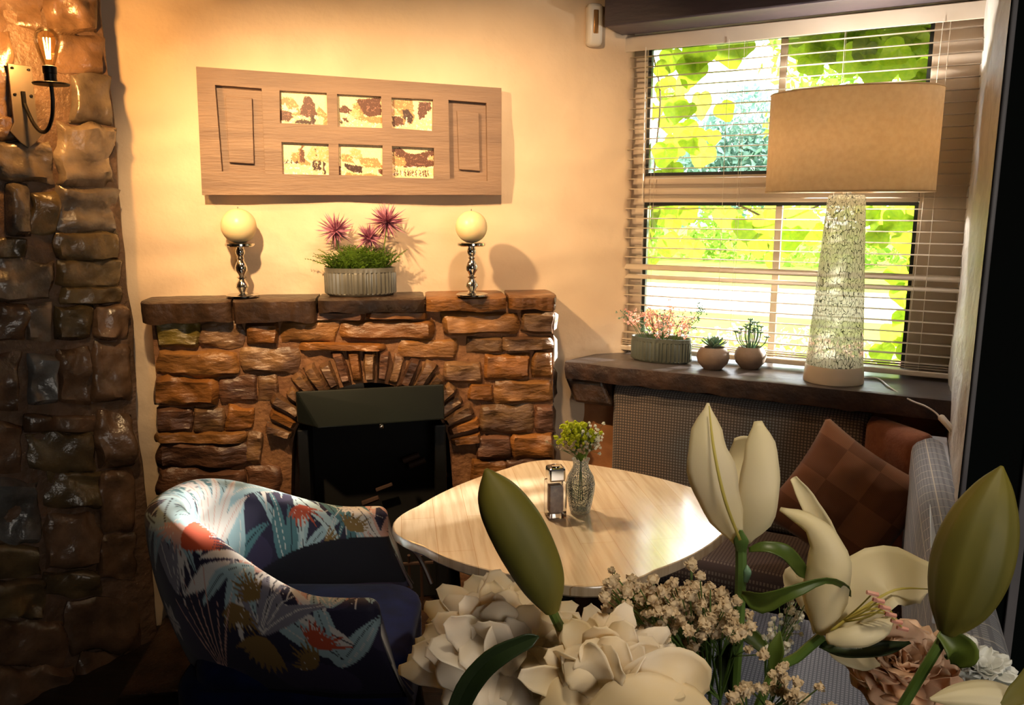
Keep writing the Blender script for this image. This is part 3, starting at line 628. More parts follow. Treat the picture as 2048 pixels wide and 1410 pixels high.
# ------------------------------------------------------------------ candles and planter on the mantel
def mant(x, y): return at_z(x, y, 1.236)
def candle(x, y, label):
    p = mant(x, y); t = thing('candle_holder', label, 'candle holder', tuple(p), 0, 'ball candle holders on the mantel')
    MB().lathe([(.052, 0), (.056, .002), (.056, .007), (.05, .010), (.018, .012), (.012, .018), (.016, .026), (.022, .036), (.020, .046), (.012, .058), (.010, .062), (.018, .068), (.010, .074), (.012, .08),
                (.020, .092), (.021, .104), (.016, .118), (.010, .128), (.013, .134), (.010, .14), (.016, .150), (.017, .160), (.012, .168), (.014, .175)], 32).build('stem', M['chrome'], t)
    MB().lathe([(.012, .172), (.046, .174), (.049, .177), (.049, .184), (.044, .186), (.01, .184)], 32).build('plate', M['chrome'], t)
    return t, p
def ball(p, r, label):
    mb = MB(); prof = [(max(.001, r * math.sin(PI * k / 20)), -r * math.cos(PI * k / 20)) for k in range(21)]
    o = mb.lathe(prof, 32).build('ball_candle', M['wax']); o.location = p + np.array([0, 0, .186 + r * .97])
    tag(o, label, 'candle', 'ball candles'); MB().tube([(0, 0, r * .97), (.001, 0, r + .006)], .001, 5).build('wick', M['soot'], o)
t, p = candle(486, 594, 'chrome turned candle holder left of the thistle planter'); ball(p, .059, 'cream ball candle left of the thistle planter')
t, p = candle(944, 592, 'chrome turned candle holder right of the thistle planter'); ball(p, .055, 'cream ball candle right of the thistle planter')

def ribbed_pot(name, loc, rx, ry, h, label, mat, rz):
    t = thing(name, label, 'planter', loc, rz)
    seg = 44 * 4
    def md(q, i): return 1 + (.034 * (1 if (int(q / (2 * PI) * seg) % 4) < 2 else -1) if 2 <= i <= 5 else 0)
    prof = [(.90, 0), (.97, .06), (.99, .1), (.995, .11), (.995, .8), (.99, .81), (1.01, .84), (1.02, 1.0), (.98, 1.0), (.95, .9), (.95, .82)]
    MB().lathe([(a * 1, z * h) for a, z in prof], seg, sx=rx, sy=ry, mod=md, capt=False).build('pot', mat, t, angle=30)
    MB().lathe([(.94, h * .85), (.5, h * .9), (.01, h * .92)], 32, sx=rx, sy=ry, capb=False).build('soil', M['soil'], t)
    return t
def frond(mb, base, dirv, L, n, wl, droop=.4):
    base = Vector(base); d = Vector(dirv).normalized(); pts = []
    for i in range(n):
        u = i / (n - 1); pts.append(base + d * L * u + Vector((0, 0, -droop * L * u * u)))
    mb.tube(pts, [.0012 * (1 - .7 * i / (n - 1)) for i in range(n)], 4)
    for i in range(1, n):
        tdir = (pts[i] - pts[i - 1]).normalized(); sd = tdir.cross(Vector((random.uniform(-.5, .5), random.uniform(-.5, .5), 1))).normalized()
        l = wl * (1 - .6 * i / n)
        for s_ in (-1, 1):
            a = pts[i]; b = a + (sd * s_ + tdir * .9) * l; c = a + tdir * l * .35
            mb.add([a, b, c, a + (sd * s_ * .5 + tdir * .75) * l + Vector((0, 0, l * .2))], [(0, 3, 1), (0, 1, 2)])
pp = mant(722, 590) + np.array([0, 0, 0])
pl = ribbed_pot('thistle_planter', tuple(pp), .122, .060, .098, 'oval ribbed zinc planter of ferns and purple thistles on mantel', M['zinc'], math.atan2(UM[1], UM[0]))
for k in range(120):
    a = random.uniform(0, 2 * PI); r_ = random.uniform(.1, .9); mb = MB()
    frond(mb, (.105 * r_ * math.cos(a), .045 * r_ * math.sin(a), .085), (math.cos(a) * (.3 + r_), math.sin(a) * .6 * (.2 + r_) - .1, random.uniform(.8, 2.2)), random.uniform(.07, .125), 11, .020, .25)
    mb.build('fern_frond', M['fern'], pl, recalc=False)
for (hx, hy, hz, R_) in ((-.080, 0, .225, .068), (.038, -.02, .200, .056), (.098, .0, .255, .078)):
    mb = MB(); c = Vector((hx, hy, hz)); stem = MB().tube(spline([(hx * .6, hy, .085), (hx * .8, hy, .13), (hx, hy, hz - .01)]), .0022, 5); stem.build('stem', M['fern'], pl)
    for k in range(190):
        v = Vector((random.gauss(0, 1), random.gauss(0, 1), random.gauss(.35, 1))).normalized(); l = R_ * random.uniform(.55, 1.15)
        q = v.orthogonal().normalized(); q.rotate(Matrix.Rotation(random.random() * 6, 3, v)); wd = .0032
        mb.add([c + q * wd, c - q * wd, c + v * l * .5 - q * wd * .8, c + v * l * .5 + q * wd * .8, c + v * l], [(0, 1, 2, 3), (3, 2, 4)])
    mb.build('thistle_head', M['thistle'], pl, recalc=False)

# ------------------------------------------------------------------ window, blind
def pw(x, y, d):
    p = at_plane(x, y, WO + WN * d, WU); return (p - WO) @ WU, p[2]
win = struct(wbox(-.06, 1.2, .16, .20, .93, .985).build('window_1', M['upvc'], smooth=False, bevel=.004)); win['label'] = 'cream casement window with a top and a bottom light behind the blind'
D0, D1 = .05, .12
gTL, gTR = pw(1304, 92, D0), pw(1872, 32, D0); gBL = pw(1300, 352, D0); uz1 = gTL[1]; ls0 = pw(1275, 600, D0)[0]; lsR = pw(1862, 600, D0)[0]
us0, us1, uz0 = gTL[0], gTR[0], gBL[1]; lz1 = pw(1280, 405, D0)[1]; lz0 = pw(1270, 716, D0)[1] + .01; zT_ = 2.17
ls0 = (us0 + ls0) / 2; us0 = ls0; lsR = us1
for nm, a in (('frame_member', (-.03, ls0, .93, zT_)), ('frame_member', (lsR, 1.19, .93, zT_)), ('frame_member', (ls0, lsR, uz1, zT_)), ('frame_member', (ls0, lsR, lz1, uz0)), ('frame_member', (ls0, lsR, .93, lz0))):
    wbox(a[0], a[1], D0, D1, a[2], a[3]).build(nm, M['upvc'], win, smooth=False, bevel=.004)
for z0, z1 in ((uz0, uz1), (lz0, lz1)):
    g = .012
    for a in ((ls0, ls0 + g, z0, z1), (lsR - g, lsR, z0, z1), (ls0 + g, lsR - g, z1 - g, z1), (ls0 + g, lsR - g, z0, z0 + g)):
        wbox(a[0], a[1], D0 + .01, D0 + .03, a[2], a[3]).build('gasket', M['gasket'], win, smooth=False)
    mid = pw(1560, 200, D0)[0] if z0 == uz0 else pw(1548, 550, D0)[0]
    wbox(mid - .012, mid + .012, D0 + .02, D0 + .04, z0 + g, z1 - g).build('glazing_bar', M['upvc'], win, smooth=False, bevel=.003)
    wbox(ls0 + g, lsR - g, D0 + .045, D0 + .049, z0 + g, z1 - g).build('pane', M['pane'], win, smooth=False)
blz = math.atan2(WU[1], WU[0])
bld = thing('venetian_blind', 'cream venetian blind with open slats lowered over the window', 'blind', tuple(wp(0, 0, 0)), blz)
SL, BW = 1.135, 1.16
def lbox(x0, x1, y0, y1, z0, z1): return MB().box((x0, y0, z0), (x1, y1, z1))
lbox(-.01, SL + .008, -.022, .018, 2.118, 2.148).build('head_rail', M['slat'], bld, smooth=False, bevel=.003)
lbox(-.012, SL + .01, -.026, -.022, 2.100, 2.152).build('valance', M['slat'], bld, smooth=False, bevel=.002)
zs = list(np.linspace(2.082, 1.062, 29))
mbs = MB(); rows = []
for i in range(2):
    rows.append([(SL * i, -.0125 + .025 * j / 4, .0028 * (1 - ((j - 2) / 2) ** 2)) for j in range(5)])
mbs.quadgrid(rows); slat0 = mbs.build('slat', M['slat'], bld, solid=.0007, recalc=False)
for i, z in enumerate(zs):
    o = slat0 if i == 0 else slat0.copy()
    if i: COL.objects.link(o); o.parent = bld
    o.location = (0, 0, z); tilt = .03 + .03 * math.sin(i * 2.1)
    if i in (21, 22): tilt = .95 - .3 * (i - 21)
    o.rotation_euler = (tilt, 0, 0)
for i in range(3):
    o = slat0.copy(); COL.objects.link(o); o.parent = bld; o.location = (0, 0, 1.034 - .008 * i); o.rotation_euler = (0, 0, 0)
lbox(-.006, SL + .006, -.016, .016, .992, 1.010).build('bottom_rail', M['slat'], bld, smooth=False, bevel=.003)
for x in (.10, .42, .74, 1.04):
    for y in (-.018, .018): MB().tube([(x, y, 2.12), (x, y, 1.01)], .0006, 4).build('ladder_cord', M['cord'], bld)
MB().tube([(.07, -.03, 2.11), (.075, -.032, 1.56)], .0025, 6).build('tilt_wand', M['cord'], bld)
MB().tube([(.37, -.03, 2.11), (.375, -.032, 1.2)], .0009, 5).build('pull_cord', M['cord'], bld)
MB().tube([(1.02, -.03, 2.11), (1.00, -.034, 1.02)], .0009, 5).build('pull_cord', M['cord'], bld)
# beam over the window
bm = struct(MB().box((pw(1208, 40, -.2)[0], -.20, 2.158), (1.9, -.03, CEIL - .002), lambda a, b, c: wp(a, b, c)).build('trim_4', M['beam'], smooth=False, bevel=.006), 'dark purple grey painted beam above the window')
# motion sensor
sn = thing('motion_sensor', 'white alarm sensor with brass strip in the corner beside the beam', 'sensor')
spx = w1(1192, 46, .05)
def snp(a, b, c): p = spx + U1 * a + N1 * b; return (p[0], p[1], p[2] + c)
MB().box((-.028, -.05, -.075), (.028, .0, .07), snp).build('casing', M['white_plastic'], sn, bevel=.014)
MB().box((-.009, -.002, -.035), (.009, .004, .045), snp).build('lens', M['gold'], sn, bevel=.005)
# sill
def sill_pt(px, py): return at_z(px, py, .98)
sf = [sill_pt(1130, 722), sill_pt(1905, 800)]
mb = MB(); rows = []
nS = 60
for i in range(nS):
    u = i / (nS - 1); f = sf[0] * (1 - u) + sf[1] * u; f = f + WN * (noise.noise(Vector((u * 9, 0, 0))) * .014 + noise.noise(Vector((u * 30, 3, 0))) * .005)
    s_ = (f - WO) @ WU; b = wp(max(s_, -.04) if i < nS - 1 else s_, .06, 0)
    zj = noise.noise(Vector((u * 20, 7, 0))) * .006
    rows.append([(b[0], b[1], .91), (b[0], b[1], .98), (f[0] + WN[0] * .01, f[1] + WN[1] * .01, .98), (f[0], f[1], .976), (f[0] - WN[0] * .004, f[1] - WN[1] * .004, .95 + zj), (f[0] + WN[0] * .008, f[1] + WN[1] * .008, .912 + zj)])
mb.quadgrid(rows); mb.f.append(tuple(range(6))); mb.f.append(tuple((nS - 1) * 6 + j for j in range(6)))
for i in range(nS - 1): mb.f.append((i * 6 + 5, i * 6, (i + 1) * 6, (i + 1) * 6 + 5))
sillo = struct(mb.build('trim_5', M['sill'], recalc=True, angle=35), 'thick dark slate window sill with a rough front edge')
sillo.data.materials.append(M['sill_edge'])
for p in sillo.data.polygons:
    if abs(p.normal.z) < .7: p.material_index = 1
br = struct(MB().box((-.145, -.235, .815), (.03 - .02, -.115, .909), lambda a, b, c: wp(a + (0 if c > .85 else .05 * (b < -.2)), b, c)).build('trim_6', M['slate'], smooth=False, bevel=.012), 'dark wooden bracket under left end of the sill')

# ------------------------------------------------------------------ sill objects
def on_sill(x, y): return at_z(x, y, .981)
p = on_sill(1321, 722)
fl = ribbed_pot('flower_planter', tuple(p), .112, .052, .09, 'oval ribbed grey planter of pink blossom on left end of sill', M['zinc_grey'], blz)
for k in range(58):
    a = random.uniform(0, 2 * PI); r_ = random.uniform(.2, 1); b = Vector((.085 * r_ * math.cos(a), .035 * r_ * math.sin(a), .078))
    tp = b + Vector((math.cos(a) * r_ * .07, math.sin(a) * .02, random.uniform(.03, .10)))
    if k % 7 == 0: tp.z += .03
    mb = MB().tube([b, (b + tp) / 2 + Vector((0, 0, .01)), tp], .001, 4); mb.build('stem', M['wire'], fl)
    fb = MB()
    for q in range(9):
        c = tp + Vector((random.gauss(0, .011), random.gauss(0, .011), random.gauss(0, .012))); 
        for w_ in range(5):
            v = Vector((random.gauss(0, 1), random.gauss(0, 1), random.gauss(.2, 1))).normalized(); o_ = v.orthogonal().normalized() * .0025; l = .008
            fb.add([c, c + v * l * .6 + o_, c + v * l, c + v * l * .6 - o_], [(0, 1, 2, 3)])
    fb.build('blossom', M['pinkflower'] if k % 4 else M['succulent'], fl, recalc=False)
def round_pot(x, y, r, h, label):
    t = thing('succulent_pot', label, 'plant pot', tuple(on_sill(x, y)), 0, 'round clay pots on the sill')
    MB().lathe([(r * .55, 0), (r * .62, .004), (r * .9, h * .28), (r, h * .52), (r * .95, h * .75), (r * .8, h * .93), (r * .72, h), (r * .64, h * .97), (r * .66, h * .85)], 36, capt=False).build('pot', M['terracotta'], t)
    MB().lathe([(r * .68, h * .86), (.001, h * .9)], 20, capb=False).build('soil', M['soil'], t); return t
t = round_pot(1425, 737, .057, .078, 'round clay pot with a spiky rosette succulent, left of the pair on sill')
for k in range(30):
    a = k * 2.4; e = .25 + 1.1 * k / 30; L_ = .055 - .018 * k / 30; d = Vector((math.cos(a) * math.cos(e), math.sin(a) * math.cos(e), math.sin(e))); s_ = d.cross(Vector((0, 0, 1))).normalized(); c = Vector((0, 0, .074)); nn = s_.cross(d)
    rows = []
    for i, (u, wd) in enumerate(((0, .004), (.35, .008), (.7, .007), (1, .0008))):
        m_ = c + d * L_ * u + nn * .008 * u * u; rows.append([m_ - s_ * wd + nn * .002, m_, m_ + s_ * wd + nn * .002])
    MB().quadgrid(rows).build('leaf', M['succulent'], t, solid=.002, recalc=False)
t = round_pot(1499, 736, .055, .078, 'round clay pot with a branching jade plant, right of the pair on sill')
for k in range(22):
    a = k * 2.4; r_ = .006 + .038 * (k % 6) / 5; h = .05 + .045 * (1 - (k % 6) / 5) + random.uniform(-.008, .008); b = Vector((math.cos(a) * r_ * .5, math.sin(a) * r_ * .5, .07)); tp = Vector((math.cos(a) * r_ * 1.25, math.sin(a) * r_ * 1.25, .07 + h))
    MB().tube(spline([b, b.lerp(tp, .5) + Vector((math.cos(a) * .008, math.sin(a) * .008, 0)), tp], 4), .0017, 5).build('stalk', M['succulent'], t)
    for q in range(7):
        v = Vector((math.cos(q * .9 + k), math.sin(q * .9 + k), .5)).normalized(); s_ = v.cross(Vector((0, 0, 1))).normalized()
        rows = [[tp + v * .0115 * u - s_ * wd, tp + v * .0115 * u + Vector((0, 0, -.001)), tp + v * .0115 * u + s_ * wd] for u, wd in ((0, .001), (.5, .0035), (1, .0012))]
        MB().quadgrid(rows).build('leaf', M['succulent'], t, solid=.0016, recalc=False)
# lamp
lp = on_sill(1666, 761)
lamp = thing('table_lamp', 'large table lamp with crackled silver glass cone and oatmeal drum shade', 'lamp', tuple(lp), blz)
rb, rt, hl = .093, .058, .600
MB().lathe([(rb, 0), (rb + .001, .004), (rb - .003, .05), (rb - .006, .056), (.01, .056)], 48).build('foot', M['lampbase'], lamp)
MB().lathe([(rb - .005 - (rb - rt) * .0, .056)] + [(rb - .005 + (rt - rb + .003) * u, .056 + (hl - .056) * u) for u in np.linspace(.02, .98, 14)] + [(rt - .006, hl), (.01, hl + .002)], 56).build('glass_column', M['crackle'], lamp)
MB().lathe([(.014, hl), (.014, hl + .03), (.006, hl + .032), (.006, hl + .1)], 16).build('stem', M['chrome'], lamp)
RS0, RS1, ZS0, ZS1 = .248, .248, hl + .010, hl + .312
MB().lathe([(RS0, ZS0), (RS1, ZS1)], 96, sy=.68, capb=False, capt=False).build('lamp_shade', M['shade'], lamp, solid=.002, recalc=False)
MB().lathe([(RS0 - .004, ZS0), (RS1 - .004, ZS1)], 96, sy=.68, capb=False, capt=False).build('shade_lining', M['shade_in'], lamp, recalc=False)
for z in (ZS0, ZS1): MB().tube([(RS0 * math.cos(a), .68 * RS0 * math.sin(a), z) for a in np.linspace(0, 2 * PI, 97)], .0028, 6, cap=False).build('shade_rim', M['shade'], lamp)
for k in range(3):
    a = k * 2 * PI / 3; MB().tube([(0, 0, hl + .1), (RS0 * math.cos(a) * .5, RS0 * math.sin(a) * .34, hl + .1), (.245 * math.cos(a), .166 * math.sin(a), hl + .12)], .0015, 5).build('shade_spider', M['chrome'], lamp)
MB().lathe([(.004, hl + .1), (.014, hl + .11), (.028, hl + .14), (.028, hl + .16), (.012, hl + .185), (.001, hl + .188)], 20).build('bulb', M['shade_in'], lamp)
light('table_lamp_light', 'POINT', (lp[0], lp[1], lp[2] + hl + .20), (0, 0, 0), 20, (1, .93, .84), shadow_soft_size=.03)
cb = [at_z(1722, 757, .985), at_z(1755, 757, .985), at_z(1780, 775, .984), at_y(1820, 800, 2.36), at_y(1850, 812, 2.30), at_y(1872, 826, 2.27), at_y(1884, 842, 2.24)]
MB().tube(spline(cb), .0028, 6).build('cable', M['cable'], lamp)
LMI = (Matrix.Translation(Vector(lp)) @ Matrix.Rotation(blz, 4, 'Z')).inverted(); bpy.data.objects['cable'].matrix_parent_inverse = LMI
a_, b_ = Vector(at_y(1880, 832, 2.245)), Vector(at_y(1908, 864, 2.20))
o = MB().tube([a_, a_.lerp(b_, .08), a_.lerp(b_, .9), b_], [.007, .010, .009, .006], 8).build('cable_switch', M['lampbase'], lamp); o.matrix_parent_inverse = LMI

# ------------------------------------------------------------------ banquette
def cushion(name, L, H, T, mat, parent, loc, rz, axes='xz', nx=24, ny=14, rnd=.035, puff=.012, rx=0):
    """rounded slab in local x (length) / z (height) / y (thickness), with UVs in metres"""
    mb = MB(); 
    def prof(u, e): return 1 if u > e else math.sqrt(max(0, 1 - (1 - u / e) ** 2))
    f, g = [], []; US = [0, .004, .012, .025, .04, .06]; 
    xs = [u for u in US] + list(np.linspace(.08, L - .08, nx)) + [L - u for u in US[::-1]]
    ys = [u for u in US] + list(np.linspace(.075, H - .075, ny)) + [H - u for u in US[::-1]]
    for z in ys:
        r, r2 = [], []
        for x in xs:
            h = prof(min(x, L - x), rnd) * prof(min(z, H - z), rnd); pf = puff * math.sin(PI * x / L) * math.sin(PI * z / H)
            r.append((x, -T / 2 * h - pf, z)); r2.append((x, T / 2 * h, z))
        f.append(r); g.append(r2)
    mb.quadgrid(f); k = len(mb.v); mb.quadgrid(g)
    me = mb.mesh(name); uvl = me.uv_layers.new(name='UVMap')
    for l in me.loops:
        v = me.vertices[l.vertex_index].co; uvl.data[l.index].uv = (v.x + .5, v.z + v.y * .7 + .5)
    b = bmesh.new(); b.from_mesh(me); bmesh.ops.remove_doubles(b, verts=b.verts, dist=1e-5); bmesh.ops.recalc_face_normals(b, faces=b.faces); b.to_mesh(me); b.free()
    me.materials.append(mat)
    for p in me.polygons: p.use_smooth = True
    o = bpy.data.objects.new(name, me); link(o, parent); o.location = loc; o.rotation_euler = (rx, 0, rz); return o
bq = thing('banquette', 'corner banquette in woven check fabric below the window', 'bench')
A0 = at_z(1235, 768, .885); A1 = at_z(1742, 832, .885)
a0 = (A0 - WO) @ WU; dF = (A0 - WO) @ WN
c_s = (A1 - WO) @ WU
def bqloc(s, d, z): return tuple(wp(s, d, z))
db = -.175
cushion('backrest', c_s - a0, .46, .085, M['check_brown'], bq, bqloc(a0, db, .43), blz, nx=30)
# terracotta corner piece turning toward the right-hand backrest
CP = wp(c_s + .005, db - .005, .43); RB1 = at_z(1858, 876, .875)
dx = RB1 - CP; Lc = math.hypot(dx[0], dx[1]); ac = math.atan2(dx[1], dx[0])
cushion('corner_backrest', Lc + .0, .455, .085, M['rust_fabric'], bq, tuple(CP), ac)
UB = np.array([-.41, -.912, 0]); UB /= np.linalg.norm(UB); NB = np.array([UB[1], -UB[0], 0]); RBd = math.atan2(UB[1], UB[0])
rb0 = np.array([RB1[0] + .0, RB1[1] - .01, .43]) - NR * 0
rbk = cushion('backrest', 1.25, .45, .10, M['check_pale'], bq, tuple(rb0 + np.array([.0, 0, 0])), RBd, nx=40)
# seats
zt = .45
F1 = at_z(1420, 1128, zt)
sd = (F1 - WO) @ WN
cushion('seat', 1.10, abs(sd - db) - .045, .11, M['check_seat'], bq, bqloc(a0 - .02, db - .04, zt - .055), blz, rx=PI / 2 * 1, rnd=.03)
S2 = at_z(1640, 1165, zt); 
q0 = rb0 + np.array([0, 0, 0]); 
s2 = cushion('seat', 1.15, .46, .11, M['check_blue'], bq, (0, 0, 0), RBd, rx=PI / 2, rnd=.03, nx=36)
st_ = q0 + UB * .40 + NB * .05 ; s2.location = (st_[0], st_[1], zt - .055)
MB().box((a0, sd + .04, .0), (a0 + 1.1, db - .06, .385), lambda a, b, c: wp(a, b, c)).build('plinth', M['darkwood'], bq, smooth=False)
MB().box((.40, .08, 0), (1.5, .50, .385), lambda a, b, c: q0 * np.array([1, 1, 0]) + UB * a + NB * b + np.array([0, 0, c])).build('plinth', M['darkwood'], bq, smooth=False)
# ledge boards behind right backrest
for k in range(4):
    s0 = .40 + k * .30
    o = struct(MB().box((s0 - .05, .004, .855), (s0 + .245, .055, .872), lambda a, b, c: PR + UR * a + NR * b + np.array([0, 0, c])).build('trim_%d' % (7 + k), M['ledge'], smooth=False, bevel=.002))
# pillow
def pillow(name, S, T, mat, loc, rot, label):
    mb = MB(); n = 30; f, g = [], []
    for j in range(n):
        v = -1 + 2 * j / (n - 1); r, r2 = [], []
        for i in range(n):
            u = -1 + 2 * i / (n - 1); e = max(0, (1 - u ** 4) * (1 - v ** 4)) ** .5; pin = 1 - .10 * (1 - abs(u) ** 2) * abs(v) ** 3; pin2 = 1 - .10 * (1 - abs(v) ** 2) * abs(u) ** 3
            wv = noise.noise(Vector((u * 2.2, v * 2.2, 3))) * .016 * e + noise.noise(Vector((u * 5, v * 5, 8))) * .006 * e
            x, z = u * S / 2 * pin2, v * S / 2 * pin
            r.append((x, -T / 2 * e + wv, z)); r2.append((x, T / 2 * e + wv, z))
        f.append(r); g.append(r2)
    mb.quadgrid(f); mb.quadgrid(g); me = mb.mesh(name); uvl = me.uv_layers.new(name='UVMap')
    for l in me.loops:
        v = me.vertices[l.vertex_index].co; uvl.data[l.index].uv = (v.x + .5, v.z + .5)
    b = bmesh.new(); b.from_mesh(me); bmesh.ops.remove_doubles(b, verts=b.verts, dist=1e-5); bmesh.ops.recalc_face_normals(b, faces=b.faces); b.to_mesh(me); b.free()
    me.materials.append(mat)
    for p in me.polygons: p.use_smooth = True
    o = bpy.data.objects.new(name, me); link(o); o.location = loc; o.rotation_euler = rot; return tag(o, label, 'cushion')
pc_ = at_y(1690, 1005, 2.26)
pillow('scatter_cushion', .37, .13, M['plaid'], tuple(pc_), (math.radians(-20), math.radians(28), math.radians(-34)), 'brown plaid scatter cushion leaning in the corner of the banquette')

# ------------------------------------------------------------------ table
tb = thing('table', 'pale oak pedestal table with rounded corners', 'table', (.135, 2.015, 0))
cor = [np.array([-.372, 1.90]), np.array([.10, 2.52]), np.array([.685, 2.06]), np.array([.19, 1.525])]
cc = np.array([.135, 2.015])
def round_poly(c, r, bulge, n=10):
    out = []; m = len(c)
    for i in range(m):
        p0, p1, p2 = c[i - 1], c[i], c[(i + 1) % m]; a = (p0 - p1) / np.linalg.norm(p0 - p1); b = (p2 - p1) / np.linalg.norm(p2 - p1)
        s_, e = p1 + a * r, p1 + b * r
        for k in range(n + 1):
            t = k / n; out.append(s_ * (1 - t) ** 2 + p1 * 2 * t * (1 - t) + e * t * t)
        e2 = p2 - b * r
        for k in range(1, 10):
            t = k / 10; q = e * (1 - t) + e2 * t; nrm = np.array([b[1], -b[0]]); nrm = nrm if nrm @ (q - cc) > 0 else -nrm
            out.append(q + nrm * bulge * 4 * t * (1 - t))
    return out
rp = round_poly(cor, .19, .022); n = len(rp); mb = MB()
lv = [(.985, .722), (1, .728), (1, .744), (.996, .7485), (.990, .75)]
for sc_, z in lv: mb.v += [tuple(np.append((p - cc) * sc_, z)) for p in rp]
for k in range(len(lv) - 1): mb.f += [(k * n + i, k * n + (i + 1) % n, (k + 1) * n + (i + 1) % n, (k + 1) * n + i) for i in range(n)]
mb.f.append(tuple(range(n))[::-1]); mb.f.append(tuple((len(lv) - 1) * n + i for i in range(n)))
mb.build('tabletop', M['table'], tb, angle=25)
MB().lathe([(.24, 0), (.24, .012), (.05, .03), (.038, .05), (.035, .68), (.06, .70), (.16, .712), (.16, .721)], 32).build('pedestal', M['ironblack'], tb)
# salt and pepper: glass grinder
gp_ = at_z(1110, 1032, .751)
gr = thing('pepper_shaker', 'square glass pepper shaker with steel top on the table', 'shaker', tuple(gp_), math.radians(12))
lbox(-.025, .025, -.025, .025, 0, .098).build('glass_body', M['clear'], gr, smooth=False, bevel=.005)
lbox(-.018, .018, -.018, .018, .012, .085).build('pepper', M['brownglass'], gr, smooth=False, bevel=.004)
lbox(-.022, .022, -.022, .022, .099, .136).build('top', M['chrome'], gr, smooth=False, bevel=.006)
MB().lathe([(.012, .136), (.012, .139), (.002, .14)], 16).build('cap', M['chrome'], gr)
# bud vase
vp = at_z(1160, 1024, .751)
vs = thing('bud_vase', 'small textured glass vase beside the pepper shaker', 'vase', tuple(vp))
MB().lathe([(.022, 0), (.026, .003), (.030, .02), (.037, .06), (.0385, .08), (.034, .10), (.022, .122), (.0195, .132), (.022, .144), (.024, .147), (.021, .146), (.018, .133), (.020, .122), (.031, .10), (.035, .08), (.027, .02), (.02, .008), (.001, .007)], 40, capt=False).build('glass_body', M['cutglass'], vs)
MB().lathe([(.019, .0085), (.026, .02), (.034, .065), (.0345, .085), (.001, .086)], 32).build('water', glass_mat('water', (.9, .93, .9), .0), vs)
# floret meshes
def floret_mesh(name, mat, r=1, seed=0, petals=16):
    rr = random.Random(seed); mb = MB()
    ico = [(0, 0, -1), (.72, -.53, -.45), (-.28, -.85, -.45), (-.89, 0, -.45), (-.28, .85, -.45), (.72, .53, -.45), (.28, -.85, .45), (-.72, -.53, .45), (-.72, .53, .45), (.28, .85, .45), (.89, 0, .45), (0, 0, 1)]
    fc = [(0, 1, 2), (1, 0, 5), (0, 2, 3), (0, 3, 4), (0, 4, 5), (1, 5, 10), (2, 1, 6), (3, 2, 7), (4, 3, 8), (5, 4, 9), (1, 10, 6), (2, 6, 7), (3, 7, 8), (4, 8, 9), (5, 9, 10), (6, 10, 11), (7, 6, 11), (8, 7, 11), (9, 8, 11), (10, 9, 11)]
    mb.add([tuple(c * .78 * r for c in v) for v in ico], fc)
    for k in range(petals):
        v = Vector((rr.gauss(0, 1), rr.gauss(0, 1), rr.gauss(.3, 1))).normalized(); s_ = v.orthogonal().normalized(); s_.rotate(Matrix.Rotation(rr.random() * 6, 3, v)); t_ = v.cross(s_)
        b = v * .45 * r; mb.add([b - s_ * .2 * r, b + v * .4 * r - s_ * .34 * r + t_ * .1 * r, b + v * .62 * r + t_ * .22 * r, b + v * .4 * r + s_ * .34 * r + t_ * .1 * r, b + s_ * .2 * r], [(0, 1, 2, 3, 4)])
    me = mb.mesh(name); me.materials.append(mat)
    return me
GM = [floret_mesh('floret', M['gyp'], 1, k) for k in range(3)]; GW = [floret_mesh('floret', M['gypw'], 1, k + 5) for k in range(2)]; GY = [floret_mesh('floret', M['gypy'], 1, k + 9) for k in range(2)]
def floret(me, parent, loc, r):
    o = bpy.data.objects.new('floret', me); link(o, parent); o.location = loc; o.scale = (r, r, r); o.rotation_euler = (random.random() * 3, random.random() * 3, random.random() * 3); return o
def sprig(name, label, cat, base, heads, meshes, r, stem_r=.0008, group=None, smat='wire', join=None):
    """heads: list of 3D points; stems branch from base through a fork"""
    base = Vector(base); t = thing(name, label, cat, tuple(base), 0, group)
    mb = MB(); hs = [Vector(h) - base for h in heads]
    cen = sum(hs, Vector()) / len(hs); fork = Vector(join) - base if join else cen * .55
    mb.tube(spline([Vector((0, 0, 0)), fork * .5 + Vector((0, 0, .004)), fork], 4), stem_r * 1.8, 5)
    groups = {}
    for h in hs: groups.setdefault((round(h.x / (.02 if r < .003 else .03)), round(h.z / .03)), []).append(h)
    for g in groups.values():
        c = fork.lerp(sum(g, Vector()) / len(g), .6); mb.tube([fork, fork.lerp(c, .5), c], stem_r * 1.2, 4)
        for h in g: mb.tube([c, h], stem_r * .7, 3)
    mb.build('stems', M[smat], t)
    for h in hs: floret(random.choice(meshes), t, h, r * random.uniform(.75, 1.25))
    return t
vtop = Vector(vp) + Vector((0, 0, .145)); vb = Vector(vp) + Vector((0, 0, .03))
def cloud(c, rx, ry, rz, n): return [tuple(Vector(c) + Vector((random.gauss(0, rx), random.gauss(0, ry), random.gauss(0, rz)))) for _ in range(n)]
sprig('yellow_flower_sprig', 'yellow green filler flowers in the small glass vase', 'flower', vb, cloud(at_y(1148, 868, 2.0), .023, .016, .015, 120), GY, .0068, join=vtop)
sprig('white_gypsophila_sprig', 'white gypsophila sprig at right in the small glass vase', 'flower', vb + Vector((.006, 0, 0)), cloud(at_y(1182, 876, 2.0), .017, .015, .018, 80), GW, .0046, join=vtop)
sprig('cream_gypsophila_sprig', 'cream gypsophila sprig hanging low at left in the small glass vase', 'flower', vb + Vector((-.006, 0, 0)), cloud(at_y(1150, 893, 1.98), .026, .012, .010, 60), GM, .0042, join=vtop)
gt = MB()
